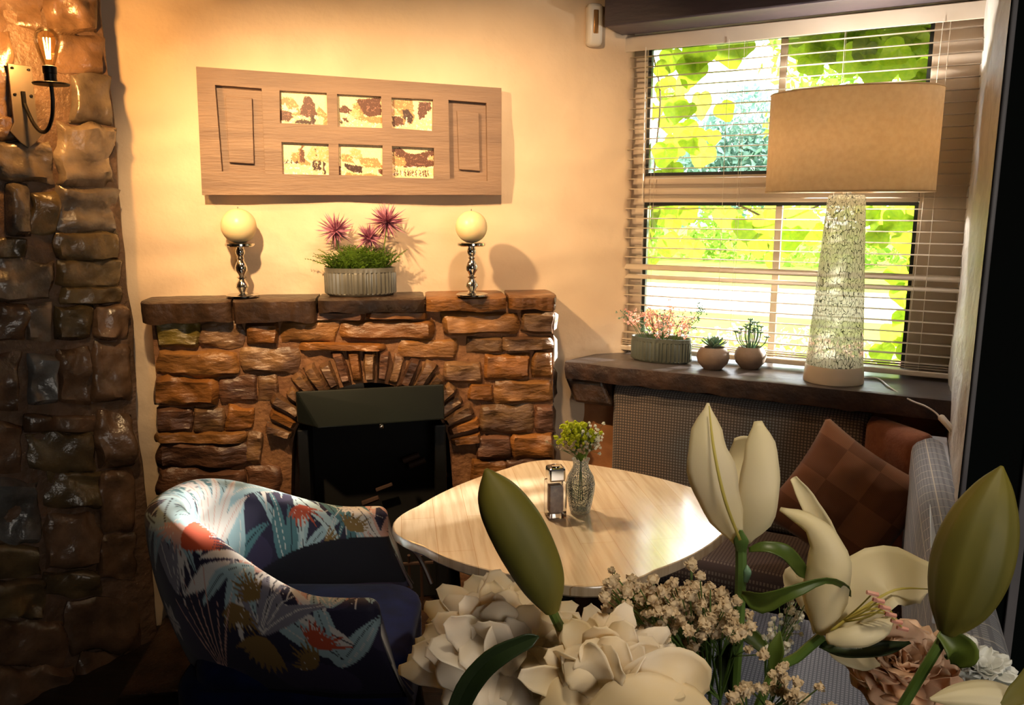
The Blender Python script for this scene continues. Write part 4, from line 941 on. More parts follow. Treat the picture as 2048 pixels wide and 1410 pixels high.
for k in range(170):
    a = random.uniform(0, 6.3); h = random.uniform(0, 1); r_ = .008 + .024 * h
    c = vtop + Vector((math.cos(a) * r_, math.sin(a) * r_, -.005 + .05 * h)); v = Vector((math.cos(a) * .5, math.sin(a) * .5, 1)).normalized(); s_ = v.cross(Vector((math.cos(a), math.sin(a), 0))).normalized()
    gt.add([c, c + v * .008 + s_ * .004, c + v * .018, c + v * .008 - s_ * .004], [(0, 1, 2, 3)])
o = gt.build('foliage_tuft', M['fern'], None, recalc=False); tag(o, 'green leaf collar around the flowers in small glass vase', 'foliage')

# ------------------------------------------------------------------ tub chair
ch = thing('tub_chair', 'tub armchair in dark tropical leaf print with navy velvet seat', 'armchair', (-.58, 1.98, 0))
cO = Vector((-.58, 1.98, 0))
ctl = [(-.305, 1.715), (-.42, 1.715), (-.56, 1.745), (-.70, 1.785), (-.82, 1.85), (-.89, 1.95), (-.885, 2.05), (-.83, 2.14), (-.73, 2.215), (-.60, 2.265), (-.47, 2.285), (-.375, 2.29)]
pth = spline([(a, b, 0) for a, b in ctl], 40); NP = len(pth)
d_ = [0]
for i in range(1, NP): d_.append(d_[-1] + (pth[i] - pth[i - 1]).length)
TOT = d_[-1]; NU = 460; cen_pts = []
j = 0
for k in range(NU):
    t = TOT * k / (NU - 1)
    while j < NP - 2 and d_[j + 1] < t: j += 1
    cen_pts.append(pth[j].lerp(pth[j + 1], min(1, max(0, (t - d_[j]) / max(1e-9, d_[j + 1] - d_[j])))))
NVs = 150; rows = []; UVc = np.zeros((NU, NVs, 2))
def sm(x): x = max(0, min(1, x)); return x * x * (3 - 2 * x)
for k in range(NU):
    t = k / (NU - 1); p = cen_pts[k]; tg = (cen_pts[min(k + 1, NU - 1)] - cen_pts[max(k - 1, 0)]).normalized(); nout = Vector((tg.y, -tg.x, 0))
    if nout.dot(p - cO) < 0: nout = -nout
    mid = sm((t - .10) / .32) * sm((.93 - t) / .36)
    top = .655 + .155 * mid; thk = .046 + .055 * mid; bot = .40 - .03 * mid; 
    e = min(t, 1 - t) * TOT; cap = math.sqrt(max(0, 1 - (1 - min(1, e / .03)) ** 2)) * .98 + .02
    fwd = -tg if t < .5 else tg
    row = []; tw = thk * cap; R = tw / 2; cz = top - R; Hs = top - bot
    topd = top - (1 - cap) * .03; cz = topd - R
    oh = cz - bot; perim = oh * 2 + PI * R; acc = 0
    for v in range(NVs):
        s_ = v / (NVs - 1)
        if s_ < .38:
            u = s_ / .38; z = bot + oh * u; off = R - .075 * (1 - u) ** 1.5 * (.4 + .6 * mid) + .006 * math.sin(PI * u)
        elif s_ < .62:
            a = (s_ - .38) / .24 * PI; off = R * math.cos(a) * (1 + .12 * math.sin(a)); z = cz + R * math.sin(a)
        else:
            u = (s_ - .62) / .38; z = cz - oh * u; off = -R - .012 * math.sin(PI * u) * mid + .02 * u
        q = p + nout * off
        ff = sm((.05 - e) / .05) if e < .05 else 0
        q = q + fwd * (.085 * max(0, (topd - .055 - z) / .2) ** 1.4 * sm((.16 - e) / .16))
        row.append((q.x - cO.x, q.y - cO.y, z)); UVc[k, v] = (t * TOT, s_ * .62)
    rows.append(row)
mb = MB().quadgrid(rows); mb.f.append(tuple(range(NVs))); mb.f.append(tuple((NU - 1) * NVs + i for i in range(NVs)))
# leaf print painted into a colour attribute
U_, V_ = UVc[..., 0], UVc[..., 1]
nzf = np.array([[noise.noise(Vector((U_[k, v] * 9, V_[k, v] * 9, 2))) for v in range(0, NVs)] for k in range(0, NU)])
Cc = np.zeros((NU, NVs, 3)); Cc[:] = lin('2a2740')
Cc[nzf > .22] = lin('3a3350')
rr = random.Random(21)
def blade(u0, v0, ang, L, wd, col, bend=0, vein=None, base=None):
    c, s_ = math.cos(ang), math.sin(ang); du, dv = U_ - u0, V_ - v0
    a = (du * c + dv * s_) / L; b = (-du * s_ + dv * c) - bend * (a ** 2) * L
    ok = (a > 0) & (a < 1); wd_ = wd * np.sin(PI * np.clip(a, 0, 1) ** .8) ** .8
    m = ok & (np.abs(b) < wd_); Cc[m] = col
    if base is not None: Cc[m & (a < .45)] = base
    if vein is not None: Cc[ok & (np.abs(b) < wd * .07)] = vein
PAL = {k: np.array(lin(v)) for k, v in dict(pb='a9c6cf', lb='c9dde0', ow='e6e0dc', pk='d8ab9f', co='c4553a', te='557f88', gy='8b8896', oc='8d7040', ol='5e6248', nv='1c1c30').items()}
for k in range(70):   # big sweeping blades in fans
    u0, v0 = rr.uniform(0, TOT), rr.uniform(.05, .6); base = rr.uniform(-.3, .3) + (PI / 2 if v0 < .31 else -PI / 2) * rr.choice([1, 1, .6]); col = PAL[rr.choice(['pb', 'pb', 'ow', 'pk', 'te', 'gy', 'lb', 'pb'])]
    for q in range(rr.randint(2, 4)):
        blade(u0, v0, base + (q - 1.2) * .32, rr.uniform(.14, .26), rr.uniform(.010, .022), col, rr.uniform(-.35, .35), vein=PAL['ow'] if rr.random() < .5 else PAL['nv'])
    if k % 4 == 0:
        for q in range(5): blade(u0, v0, base + (q - 2) * .22, rr.uniform(.16, .24), .0016, PAL['ow'], rr.uniform(-.3, .3))
for k in range(16):    # spiky coral and ochre flower heads
    u0, v0 = rr.uniform(0, TOT), rr.uniform(.06, .56); a0_ = rr.uniform(0, 6.28); col = PAL[rr.choice(['co', 'co', 'oc', 'pk'])]
    for q in range(11): blade(u0, v0, a0_ + (q - 5) * .2, rr.uniform(.05, .085), .0045, col, 0, vein=PAL['ow'] if q % 3 == 0 else None)
for k in range(10):
    u0, v0 = rr.uniform(0, TOT), rr.uniform(.06, .56)
    for q in range(6): blade(u0, v0, q * 1.05, .035, .010, PAL['ow'], 0, vein=PAL['gy'])
def fan(u0, v0, ang, spread, n, L, wd, c, **kw):
    for q in range(n): blade(u0, v0, ang + spread * (q / (n - 1) - .5), L * rr.uniform(.85, 1.1), wd, PAL[c], **kw)
fan(TOT * .34, .25, 1.9, 1.3, 12, .10, .006, 'co')            # coral burst at the near back corner
fan(TOT * .30, .02, 1.4, 1.0, 7, .2, .0018, 'pk')
fan(TOT * .20, .14, -1.3, 1.6, 9, .09, .011, 'oc')
fan(TOT * .5, .56, -1.7, 1.2, 6, .26, .014, 'lb', vein=PAL['pb']); fan(TOT * .58, .5, -1.2, 1.0, 5, .22, .016, 'ow', vein=PAL['pk'])
painted_shadow = np.zeros((NU, NVs), bool)
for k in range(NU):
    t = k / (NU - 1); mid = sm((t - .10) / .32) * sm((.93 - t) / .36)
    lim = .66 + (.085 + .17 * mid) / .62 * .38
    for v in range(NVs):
        if v / (NVs - 1) > .62 + (.11 + .20 * mid): painted_shadow[k, v] = True
Cc[painted_shadow] = lin('141420')  # shadow low inside the arms and back, painted into the fabric colour
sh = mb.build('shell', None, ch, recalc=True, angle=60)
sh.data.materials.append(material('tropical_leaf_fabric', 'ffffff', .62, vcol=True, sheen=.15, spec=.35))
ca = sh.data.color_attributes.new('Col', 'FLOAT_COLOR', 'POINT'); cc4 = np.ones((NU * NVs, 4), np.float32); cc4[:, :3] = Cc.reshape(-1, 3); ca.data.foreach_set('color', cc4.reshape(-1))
sh['label'] = 'wraparound back and arms in dark tropical leaf print'
def rbox(name, x0, x1, y0, y1, z0, z1, r, mat, parent, puff=0):
    mb = MB(); n = 16; rows = []
    lo = [(x0, y0), (x1, y1)]
    out = []
    for (cx, cy, a0) in ((x1 - r, y1 - r, 0), (x0 + r, y1 - r, 90), (x0 + r, y0 + r, 180), (x1 - r, y0 + r, 270)):
        for k in range(9): a = math.radians(a0 + k * 90 / 8); out.append((cx + r * math.cos(a), cy + r * math.sin(a)))
    cx, cy = (x0 + x1) / 2, (y0 + y1) / 2
    for s_, z in ((.97, z0), (1, z0 + .01), (1, z1 - .03), (.985, z1 - .012), (.95, z1 - .002), (.8, z1 + puff * .5), (.4, z1 + puff), (.02, z1 + puff)):
        rows.append([(cx + (a - cx) * s_ - cO.x, cy + (b - cy) * s_ - cO.y, z) for a, b in out] )
    rows = [r_ + [r_[0]] for r_ in rows]
    mb.quadgrid(rows); mb.f.append(tuple(range(len(out)))); return mb.build(name, mat, parent)
rbox('seat', -.80, -.262, 1.765, 2.235, .38, .44, .10, M['navy'], ch, .018)
rbox('seat_rail', -.84, -.265, 1.745, 2.255, .20, .39, .10, M['navy'], ch)
for k, (x, y) in enumerate(((-.30, 1.80), (-.30, 2.20), (-.76, 1.83), (-.76, 2.17))):
    dx_, dy = (.03 if x > -.5 else -.05), 0
    MB().tube([(x - cO.x, y - cO.y, .25), (x + dx_ * .3 - cO.x, y - cO.y, .12), (x + dx_ - cO.x, y - cO.y, 0)], [.022, .017, .012], 10).build('leg', M['darkwood'], ch)
for y, sg in ((2.30, 1),):
    MB().tube(spline([(-.352 - cO.x if sg > 0 else -.285 - cO.x, y - cO.y, .60), (-.335 - cO.x if sg > 0 else -.27 - cO.x, y - cO.y, .55), (-.28 - cO.x if sg > 0 else -.22 - cO.x, y - .02 * sg - cO.y, .49), (-.245 - cO.x if sg > 0 else -.20 - cO.x, y - .04 * sg - cO.y, .42)]), .008, 8).build('arm_facing', M['darkwood'], ch)

# ------------------------------------------------------------------ garden outside
def garden(s0, s1, d0, d1, z0, z1): return MB().box((s0, d0, z0), (s1, d1, z1), lambda a, b, c: wp(a, b, c))
struct(garden(-30, 30, .35, 45, .1, .3).build('ground_lawn', M['lawn'], smooth=False))
struct(garden(-30, 30, 6.4, 9.6, .3, .31).build('ground_path', M['path'], smooth=False))
def leafcloud(name, label, blobs, n, size, mat, cat, asp=.6):
    mb = MB(); tot = sum(b[3] * b[4] for b in blobs)
    for (s_, d, z, rs, rz) in blobs:
        for k in range(int(n * rs * rz / tot)):
            v = Vector((random.gauss(0, 1), random.gauss(0, 1), random.gauss(0, 1))).normalized() * random.uniform(.55, 1) 
            c = Vector(wp(s_ + v.x * rs, d + v.y * rs * .6, z + v.z * rz)); sz = size * random.uniform(.6, 1.3)
            if c.z < .3: continue
            a = Vector((random.gauss(0, 1), random.gauss(0, 1), random.gauss(-.5, 1))).normalized(); b = a.orthogonal().normalized() * sz * asp * .5
            mb.add([c, c + a * sz * .4 + b, c + a * sz, c + a * sz * .4 - b], [(0, 1, 2, 3)])
    o = mb.build(name, mat, None, recalc=False, smooth=False); return tag(o, label, cat, kind='stuff')
leafcloud('hedge', 'sunlit hedge beyond the lawn', [(s, 15 + random.uniform(-.6, .6), 1.0, 1.5, 1.0) for s in np.arange(-14, 9, 1.6)], 9000, .22, M['hedge'], 'hedge')
leafcloud('garden_tree', 'bright green tree right of the window centre', [(.2, 7.6, 3.5, 1.4, 1.1), (1.6, 7.2, 2.7, 1.2, 1.0), (1.2, 8, 4.4, 1.6, 1), (-.4, 8, 2.6, .8, .6), (2.8, 7, 3.6, 1.4, 1.3)], 6500, .16, M['hedge'], 'tree')
def wcoord(x, y, d):
    p = at_y(x, y, d) - WO; return (p @ WU, p @ WN, p[2])
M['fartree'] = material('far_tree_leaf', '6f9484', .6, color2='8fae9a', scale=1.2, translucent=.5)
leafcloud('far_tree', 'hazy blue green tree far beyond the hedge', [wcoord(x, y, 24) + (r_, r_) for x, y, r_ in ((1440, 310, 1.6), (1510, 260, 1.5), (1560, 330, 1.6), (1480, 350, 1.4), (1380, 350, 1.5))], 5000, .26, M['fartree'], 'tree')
leafcloud('flower_bed', 'low flower bed just outside the window', [(s, 3.3 + random.uniform(-.3, .3), .42, .35, .22) for s in np.arange(-3, 2.2, .45)], 3500, .05, M['pinkflower'], 'flower bed')
leafcloud('low_shrub', 'low green shrub just outside the window', [(s, 2.9 + random.uniform(-.3, .3), .40, .35, .2) for s in np.arange(-3, 2.2, .5)], 2500, .06, M['hedge'], 'shrub')
# vine: big leaves, each a part
vn = thing('climbing_vine', 'climbing vine hanging around the outside of the window', 'vine')
def vine_leaf_mesh():
    n = 22; mb = MB(); out = []
    for k in range(n):
        a = 2 * PI * k / n; r = .42 * (1 + .75 * max(0, math.cos(a)) ** 6 + .30 * max(0, math.cos(a - 1.35)) ** 5 + .30 * max(0, math.cos(a + 1.35)) ** 5 - .45 * max(0, math.cos(a - PI)) ** 8)
        out.append((r * math.cos(a), r * math.sin(a), -.12 * (r * 1.6) ** 2 + .03 * math.sin(5 * a)))
    mb.v = [(0, 0, .03)] + out; mb.f = [(0, 1 + k, 1 + (k + 1) % n) for k in range(n)]
    me = mb.mesh('leaf'); me.materials.append(M['vine']); return me
VL = vine_leaf_mesh()
def vleaf(x, y, d, size, ang):
    s_, z = pw(x, y, d); c = Vector(wp(s_, d, z)); o = bpy.data.objects.new('leaf', VL); link(o, vn); o.location = c; o.scale = (size,) * 3
    nrm = Vector(WN).normalized() * -1 + Vector((random.uniform(-.5, .5), random.uniform(-.5, .5), random.uniform(-.6, .3))); nrm.normalize()
    tip = Vector((math.cos(ang), 0, math.sin(ang))); tip = Vector(WU) * math.cos(ang) + Vector((0, 0, 1)) * math.sin(ang); tip = (tip - nrm * tip.dot(nrm)).normalized()
    yv = nrm.cross(tip); o.rotation_euler = Matrix((tip, yv, nrm)).transposed().to_euler(); return c
exp = [(1400, 95, .13), (1455, 85, .15), (1385, 130, .12), (1345, 110, .10), (1330, 170, .09), (1350, 210, .12), (1400, 200, .11), (1370, 255, .10), (1335, 240, .08), (1330, 300, .10), (1385, 275, .11), (1405, 300, .12), (1345, 335, .09), (1447, 215, .08), (1425, 270, .07), (1490, 88, .08),
       (1640, 80, .10), (1700, 60, .13), (1750, 95, .12), (1800, 60, .12), (1840, 90, .12), (1690, 110, .12), (1620, 120, .10), (1760, 130, .14), (1830, 140, .13), (1850, 55, .1), (1600, 60, .1), (1590, 90, .09),
       (1300, 425, .09), (1330, 430, .10), (1290, 460, .08), (1335, 480, .09), (1300, 520, .07), (1375, 420, .08), (1450, 430, .1), (1490, 450, .11), (1530, 440, .10), (1515, 480, .11), (1555, 490, .09), (1580, 470, .10), (1600, 435, .12), (1560, 425, .12), (1625, 460, .1), (1490, 485, .07), (1545, 515, .06),
       (1760, 430, .12), (1800, 440, .11), (1835, 430, .11), (1820, 480, .12), (1845, 520, .11), (1800, 545, .11), (1815, 580, .12), (1840, 600, .10), (1815, 640, .1), (1790, 670, .11), (1830, 680, .10), (1765, 700, .09), (1755, 470, .09), (1850, 660, .08), (1740, 425, .1)]
for k, (x, y, s_) in enumerate(exp): vleaf(x, y, random.uniform(.22, .42), s_ * 1.0, random.uniform(-2.2, -.9))
for k in range(110):
    side = random.random()
    x = random.gauss(1345, 22) if side < .3 else (random.gauss(1845, 18) if side < .65 else random.uniform(1600, 1860)); y = random.uniform(60, 700) if side < .65 else random.uniform(40, 110)
    if side < .3: y = random.uniform(80, 500)
    vleaf(x, y, random.uniform(.2, .6), random.uniform(.05, .10), random.uniform(-2.6, -.5))
for (pts) in ([(1290, 60), (1320, 180), (1310, 320), (1300, 480)], [(1290, 70), (1400, 60), (1500, 70), (1700, 40), (1870, 60)], [(1870, 40), (1850, 250), (1860, 450), (1830, 650)], [(1280, 415), (1450, 405), (1550, 440), (1640, 410)]):
    MB().tube(spline([wp(pw(x, y, .3)[0], .3, pw(x, y, .3)[1]) for x, y in pts]), .004, 5).build('stem', M['vinestem'], vn)

# ------------------------------------------------------------------ foreground bouquet
DB = .56
def F(x, y, d=DB): return Vector(at_y(x, y, d))
cam_p = Vector((0, 0, EYE))
vase_c = F(1440, 1720, .60); VB = Vector((vase_c.x, .60, 0))
BARZ = .80
bar = thing('bar_counter', 'dark wooden counter below the bouquet', 'counter')
MB().box((-.25, .34, BARZ - .04), (.95, .80, BARZ)).build('worktop', M['darkwood'], bar, smooth=False, bevel=.004)
MB().box((-.20, .40, 0), (.90, .76, BARZ - .04)).build('carcass', M['darkwood'], bar, smooth=False)
vz = thing('flower_vase', 'clear glass vase holding the bouquet in the foreground', 'vase', (VB.x, VB.y, BARZ))
MB().lathe([(.05, 0), (.055, .004), (.05, .03), (.045, .12), (.06, .22), (.066, .235), (.063, .235), (.056, .22), (.041, .12), (.045, .03), (.001, .012)], 36, capt=False).build('glass_body', M['clear'], vz)
RIM = Vector((VB.x, VB.y, BARZ + .22)); NECK = Vector((VB.x, VB.y, BARZ + .03))
def ribbon(mb, ctr, wid, nrm_tilt=0, cup=0, ruf=0, nu=16, nw=9, seed=0, fold=0, twist=0):
    """petal or leaf surface along 3D centre points; widths in metres; faces the camera, tilted round its own axis"""
    pts = spline(ctr, max(2, nu // max(1, len(ctr) - 1))); n = len(pts); rows = []
    for i, p in enumerate(pts):
        u = i / (n - 1); t = (pts[min(i + 1, n - 1)] - pts[max(i - 1, 0)]).normalized(); view = (cam_p - p).normalized()
        sd = t.cross(view).normalized(); nn = sd.cross(t).normalized(); a = math.radians(nrm_tilt + twist * u)
        sd2 = sd * math.cos(a) + nn * math.sin(a); nn2 = nn * math.cos(a) - sd * math.sin(a)
        x = u * (len(wid) - 1); k = min(int(x), len(wid) - 2); f = x - k; f = f * f * (3 - 2 * f); W = wid[k] * (1 - f) + wid[k + 1] * f
        row = []
        for j in range(nw):
            v = -1 + 2 * j / (nw - 1); h = cup * W * (v * v) + fold * W * abs(v)
            h += ruf * W * math.sin(v * 3 + u * 11 + seed) * abs(v) ** 2 * u + ruf * .5 * W * math.sin(u * 23 + seed * 2) * abs(v) ** 3
            row.append(p + sd2 * v * W + nn2 * h)
        rows.append(row)
    mb.quadgrid(rows); return pts
def px_w(ws, d): return [w_ * d / FPX for w_ in ws]
def petal(name, mat, parent, pix, ws, d=DB, **kw):
    """pix: [(x,y,dd)] pixel centre line with depth offset, ws half widths in pixels"""
    mb = MB(); ctr = [F(x, y, d + dd) for x, y, dd in pix]; ribbon(mb, ctr, px_w(ws, d), **kw)
    o = mb.build(name, M[mat] if isinstance(mat, str) else mat, parent, recalc=False, solid=.0006); return o
def stem(parent, pts, r, mat='wire', name='stem'):
    MB().tube(spline(pts), r, 8).build(name, M[mat] if isinstance(mat, str) else mat, parent)
def bud(label, name, pix, ws, d, stem_to, mat='bud', lobes=3):
    t = thing(name, label, 'flower'); ctr = spline([F(x, y, d + dd) for x, y, dd in pix], 8); n = len(ctr); mb = MB(); seg = 36; vs = []
    wid = px_w(ws, d); a = None; wsp = [max(1e-4, q.x) for q in spline([(q, 0, 0) for q in wid], 8)]
    for i, p in enumerate(ctr):
        tg = (ctr[min(i + 1, n - 1)] - ctr[max(i - 1, 0)]).normalized()
        if a is None: a = tg.cross((cam_p - p).normalized()).normalized()
        a = (a - tg * a.dot(tg)).normalized(); b = tg.cross(a); u = i / (n - 1); x = u * (len(wid) - 1); k = min(int(x), len(wid) - 2); f = x - k; R = float(np.interp(u * (len(wsp) - 1), range(len(wsp)), wsp))
        for q in range(seg):
            ph = 2 * PI * q / seg + .35; m_ = 1 + .09 * abs(math.cos(ph * lobes / 1)) - .05 - .06 * (abs(math.sin(ph * lobes / 1)) < .12)
            vs.append(p + (a * math.cos(ph) + b * math.sin(ph)) * R * m_)
    mb.add(vs, [(i * seg + k, i * seg + (k + 1) % seg, (i + 1) * seg + (k + 1) % seg, (i + 1) * seg + k) for i in range(n - 1) for k in range(seg)] + [tuple(range(seg)), tuple((n - 1) * seg + k for k in range(seg))])
    mb.build('bud', M[mat], t, angle=60)
    b0 = ctr[0]; stem(t, [b0 + (ctr[1] - ctr[0]) * .3] + [F(*s_) for s_ in stem_to], .0036)
    return t
IN = (VB.x, VB.y, BARZ + .10)
def inv(pt): return pt
def stem_end(): return [RIM + Vector((random.uniform(-.02, .02), random.uniform(-.02, .02), 0)), NECK + Vector((random.uniform(-.015, .015), random.uniform(-.015, .015), 0))]

# tall green bud, right
t = bud('big closed green lily bud standing tallest at right of bouquet', 'lily_bud', [(1893, 1266, 0), (1922, 1190, 0), (1953, 1090, 0), (1982, 1000, 0), (2004, 932, 0)], [18, 58, 76, 68, 40, 3], .52, [(1860, 1320, .52), (1800, 1420, .53)])
stem(t, [F(1800, 1420, .53)] + stem_end(), .0036)
petal('sepal', 'leaf', t, [(1880, 1262, 0), (1920, 1300, -.004), (1912, 1330, .0)], [14, 34, 10], .518, cup=.5)
# left leaf-like bud
t = bud('long flat olive lily bud pointing up left over the table', 'lily_bud', [(1104, 1222, 0), (1080, 1150, 0), (1040, 1070, 0), (1000, 1000, 0), (972, 938, 0)], [16, 46, 57, 56, 42, 4], .50, [(1125, 1260, .52), (1180, 1330, .56)], lobes=1)
stem(t, [F(1180, 1330, .56)] + stem_end(), .003)
# half-open white lily
t = thing('half_open_lily', 'half open ivory lily upright in front of banquette', 'flower')
petal('petal', 'lily', t, [(1478, 1085, 0), (1440, 1000, -.012), (1415, 900, -.012), (1416, 806, 0)], [12, 40, 50, 34, 2], .55, cup=-.35, seed=1)
petal('midrib', 'lily_vein', t, [(1480, 1080, -.004), (1450, 1000, -.018), (1428, 900, -.018), (1418, 812, -.004)], [3, 3.5, 3, 1], .545, cup=0, nw=3)
petal('petal', 'lily', t, [(1488, 1085, 0), (1512, 1010, -.012), (1522, 920, -.008), (1516, 842, .004)], [12, 42, 40, 32, 8], .552, cup=-.35, ruf=.05, seed=2)
petal('petal', 'lily', t, [(1480, 1085, .01), (1430, 1000, .015), (1404, 920, .016), (1396, 852, .01)], [10, 26, 24, 12, 3], .562, cup=.25, seed=3)
petal('petal', 'lily', t, [(1486, 1085, .012), (1490, 1000, .03), (1490, 920, .03), (1488, 872, .02)], [14, 44, 40, 20], .56, cup=.35, seed=4)
stem(t, [F(1482, 1088, .552), F(1482, 1140, .553), F(1478, 1250, .56), F(1470, 1420, .58)] + stem_end(), .0042)
petal('calyx', 'wire', t, [(1482, 1105, -.003), (1482, 1085, -.008), (1482, 1060, -.010)], [10, 15, 3], .552, cup=-.3)
# side leaves of that stem
petal('leaf', 'leaf', t, [(1484, 1185, 0), (1520, 1200, -.01), (1580, 1182, -.02), (1650, 1160, -.015), (1690, 1172, 0), (1700, 1192, .01)], [6, 26, 16, 7, 8, 3], .54, cup=.2, fold=.25, nrm_tilt=-35)
petal('leaf', 'leaf', t, [(1498, 1100, 0), (1530, 1094, -.006), (1570, 1105, -.008), (1598, 1135, 0), (1615, 1158, .006)], [5, 12, 17, 16, 2], .55, cup=.25, nrm_tilt=25)
petal('bract', 'succulent', t, [(1490, 1165, 0), (1495, 1145, -.003), (1494, 1130, 0)], [5, 8, 1.5], .55, cup=-.4)
# open lily
t = thing('open_lily', 'wide open ivory lily at right of bouquet centre', 'flower')
petal('petal', 'lily', t, [(1640, 1270, 0), (1650, 1190, -.01), (1658, 1110, -.012), (1625, 1050, -.005), (1560, 1018, .01)], [14, 46, 44, 30, 18, 4], .55, cup=-.55, ruf=.10, seed=5)
petal('petal', 'lily', t, [(1640, 1268, .01), (1650, 1160, .01), (1650, 1080, .005), (1620, 1010, 0), (1586, 955, .0)], [14, 44, 38, 24, 17, 7], .562, cup=.45, ruf=.12, seed=6)
petal('petal', 'lily', t, [(1650, 1270, 0), (1700, 1210, .0), (1760, 1155, -.004), (1830, 1160, .004), (1862, 1178, .01)], [14, 44, 66, 62, 46, 5], .56, cup=.18, ruf=.10, seed=7, nrm_tilt=10)
petal('midrib', 'lily_vein', t, [(1662, 1262, -.006), (1720, 1220, -.008), (1790, 1180, -.01), (1855, 1178, .0)], [3, 3, 2.5, 1], .552, nw=3)
petal('petal', 'lily', t, [(1652, 1278, -.01), (1700, 1274, -.02), (1750, 1262, -.02), (1790, 1230, -.005)], [10, 20, 24, 20, 4], .55, cup=-.5, ruf=.12, seed=8)
petal('petal', 'lily', t, [(1640, 1240, .02), (1612, 1180, .03), (1590, 1150, .03), (1575, 1185, .02)], [12, 30, 28, 22, 5], .58, cup=.3, ruf=.1, seed=9)
petal('petal', 'lily', t, [(1655, 1275, .0), (1700, 1310, -.01), (1760, 1330, .0)], [10, 26, 22, 3], .57, cup=.3, seed=10)
stem(t, [F(1644, 1272, .56), F(1600, 1310, .565), F(1530, 1380, .575)] + stem_end(), .0038)
for k in range(6):
    a = [F(1680, 1245, .55), F(1715 + 9 * k, 1235 - 9 * abs(k - 2), .53), F(1745 + 12 * k, 1215 + 14 * (k - 2), .515 + .004 * k)]
    MB().tube(spline(a), .0007, 4).build('stamen', M['lily_vein'], t); MB().tube([a[-1] + Vector((-.004, 0, .001)), a[-1] + Vector((.004, 0, -.001))], .0016, 5).build('anther', M['pinkflower'], t)
petal('leaf', 'leaf_dark', t, [(1640, 1290, 0), (1690, 1300, -.01), (1760, 1300, -.015), (1820, 1285, -.01)], [8, 22, 18, 3], .56, cup=.4, nrm_tilt=30)
petal('leaf', 'leaf_dark', t, [(1470, 1405, 0), (1455, 1330, -.004), (1475, 1270, -.004)], [14, 22, 2], .58, cup=.4)
petal('leaf', 'leaf', t, [(1560, 1330, 0), (1500, 1270, .005), (1455, 1255, .01), (1440, 1275, .01)], [6, 18, 22, 4], .60, cup=.3)
petal('leaf', 'leaf', t, [(1545, 1340, 0), (1552, 1300, -.004), (1560, 1262, -.003)], [8, 17, 2], .57, cup=.4)

# ruffled blooms
def bloom(name, label, cat, c, R, axis, mat, layers, seed, ruf=.14, pname='petal', stemto=None, curl=.35, width=.9):
    rr = random.Random(seed); t = thing(name, label, cat, tuple(c)); axis = Vector(axis).normalized(); x = axis.orthogonal().normalized(); y = axis.cross(x)
    for (n, op, L, lw) in layers:      # op: opening angle from axis, degrees
        off = rr.random() * 6
        for k in range(n):
            az = off + 2 * PI * k / n + rr.uniform(-.18, .18); o_ = math.radians(op + rr.uniform(-9, 9)); Lr = L * R * rr.uniform(.85, 1.12); W = lw * Lr * rr.uniform(.85, 1.15) * width
            out = x * math.cos(az) + y * math.sin(az); tang = axis.cross(out); rows = []; s1 = rr.random() * 9
            nu, nw = 15, 13
            for i in range(nu):
                u = i / (nu - 1); ang = o_ * (.25 + .95 * u ** .8) + curl * max(0, u - .7) * 2; r_ = Lr * u
                # integrate a curved centre line
                if i == 0: p = -axis * R * .25; pa = 0
                else:
                    dirv = axis * math.cos(ang) + out * math.sin(ang); p = p + dirv * Lr / (nu - 1)
                dirv = axis * math.cos(ang) + out * math.sin(ang); nn = dirv.cross(tang)
                wd = W * (.22 + .78 * math.sin(min(1, u * 1.15) * PI / 2)) * (1 if u < .86 else math.sqrt(max(.02, 1 - ((u - .86) / .17) ** 2)))
                row = []
                for j in range(nw):
                    v = -1 + 2 * j / (nw - 1); cupv = -.42 * (1 - op / 140) * wd * v * v
                    e_ = (abs(v) ** 2) * u + u ** 4 * .7; h = ruf * W * (math.sin(v * 5 + s1) * .6 + math.sin(u * 9 + v * 7 + s1 * 2) * .5) * e_
                    row.append(p + tang * v * wd + nn * (-cupv + h) + dirv * (-.16 * W * abs(v) ** 2 * u * u + .04 * W * math.sin(v * 5 + s1) * u ** 6))
                rows.append(row)
            MB().quadgrid(rows).build(pname, M[mat], t, recalc=False, solid=.0005)
    if stemto: 
        s_pts = [Vector((0, 0, 0)) - axis * R * .2] + [Vector(q) - Vector(c) for q in stemto]; MB().tube(spline(s_pts), .0035, 7).build('stem', M['wire'], t)
    return t
PEO = [(3, 8, .95, .42), (5, 18, 1.05, .45), (7, 30, 1.12, .48), (8, 44, 1.12, .5), (8, 62, 1.1, .52), (8, 84, 1.05, .55), (7, 108, .95, .6)]
cpx = lambda v, d: v * d / FPX
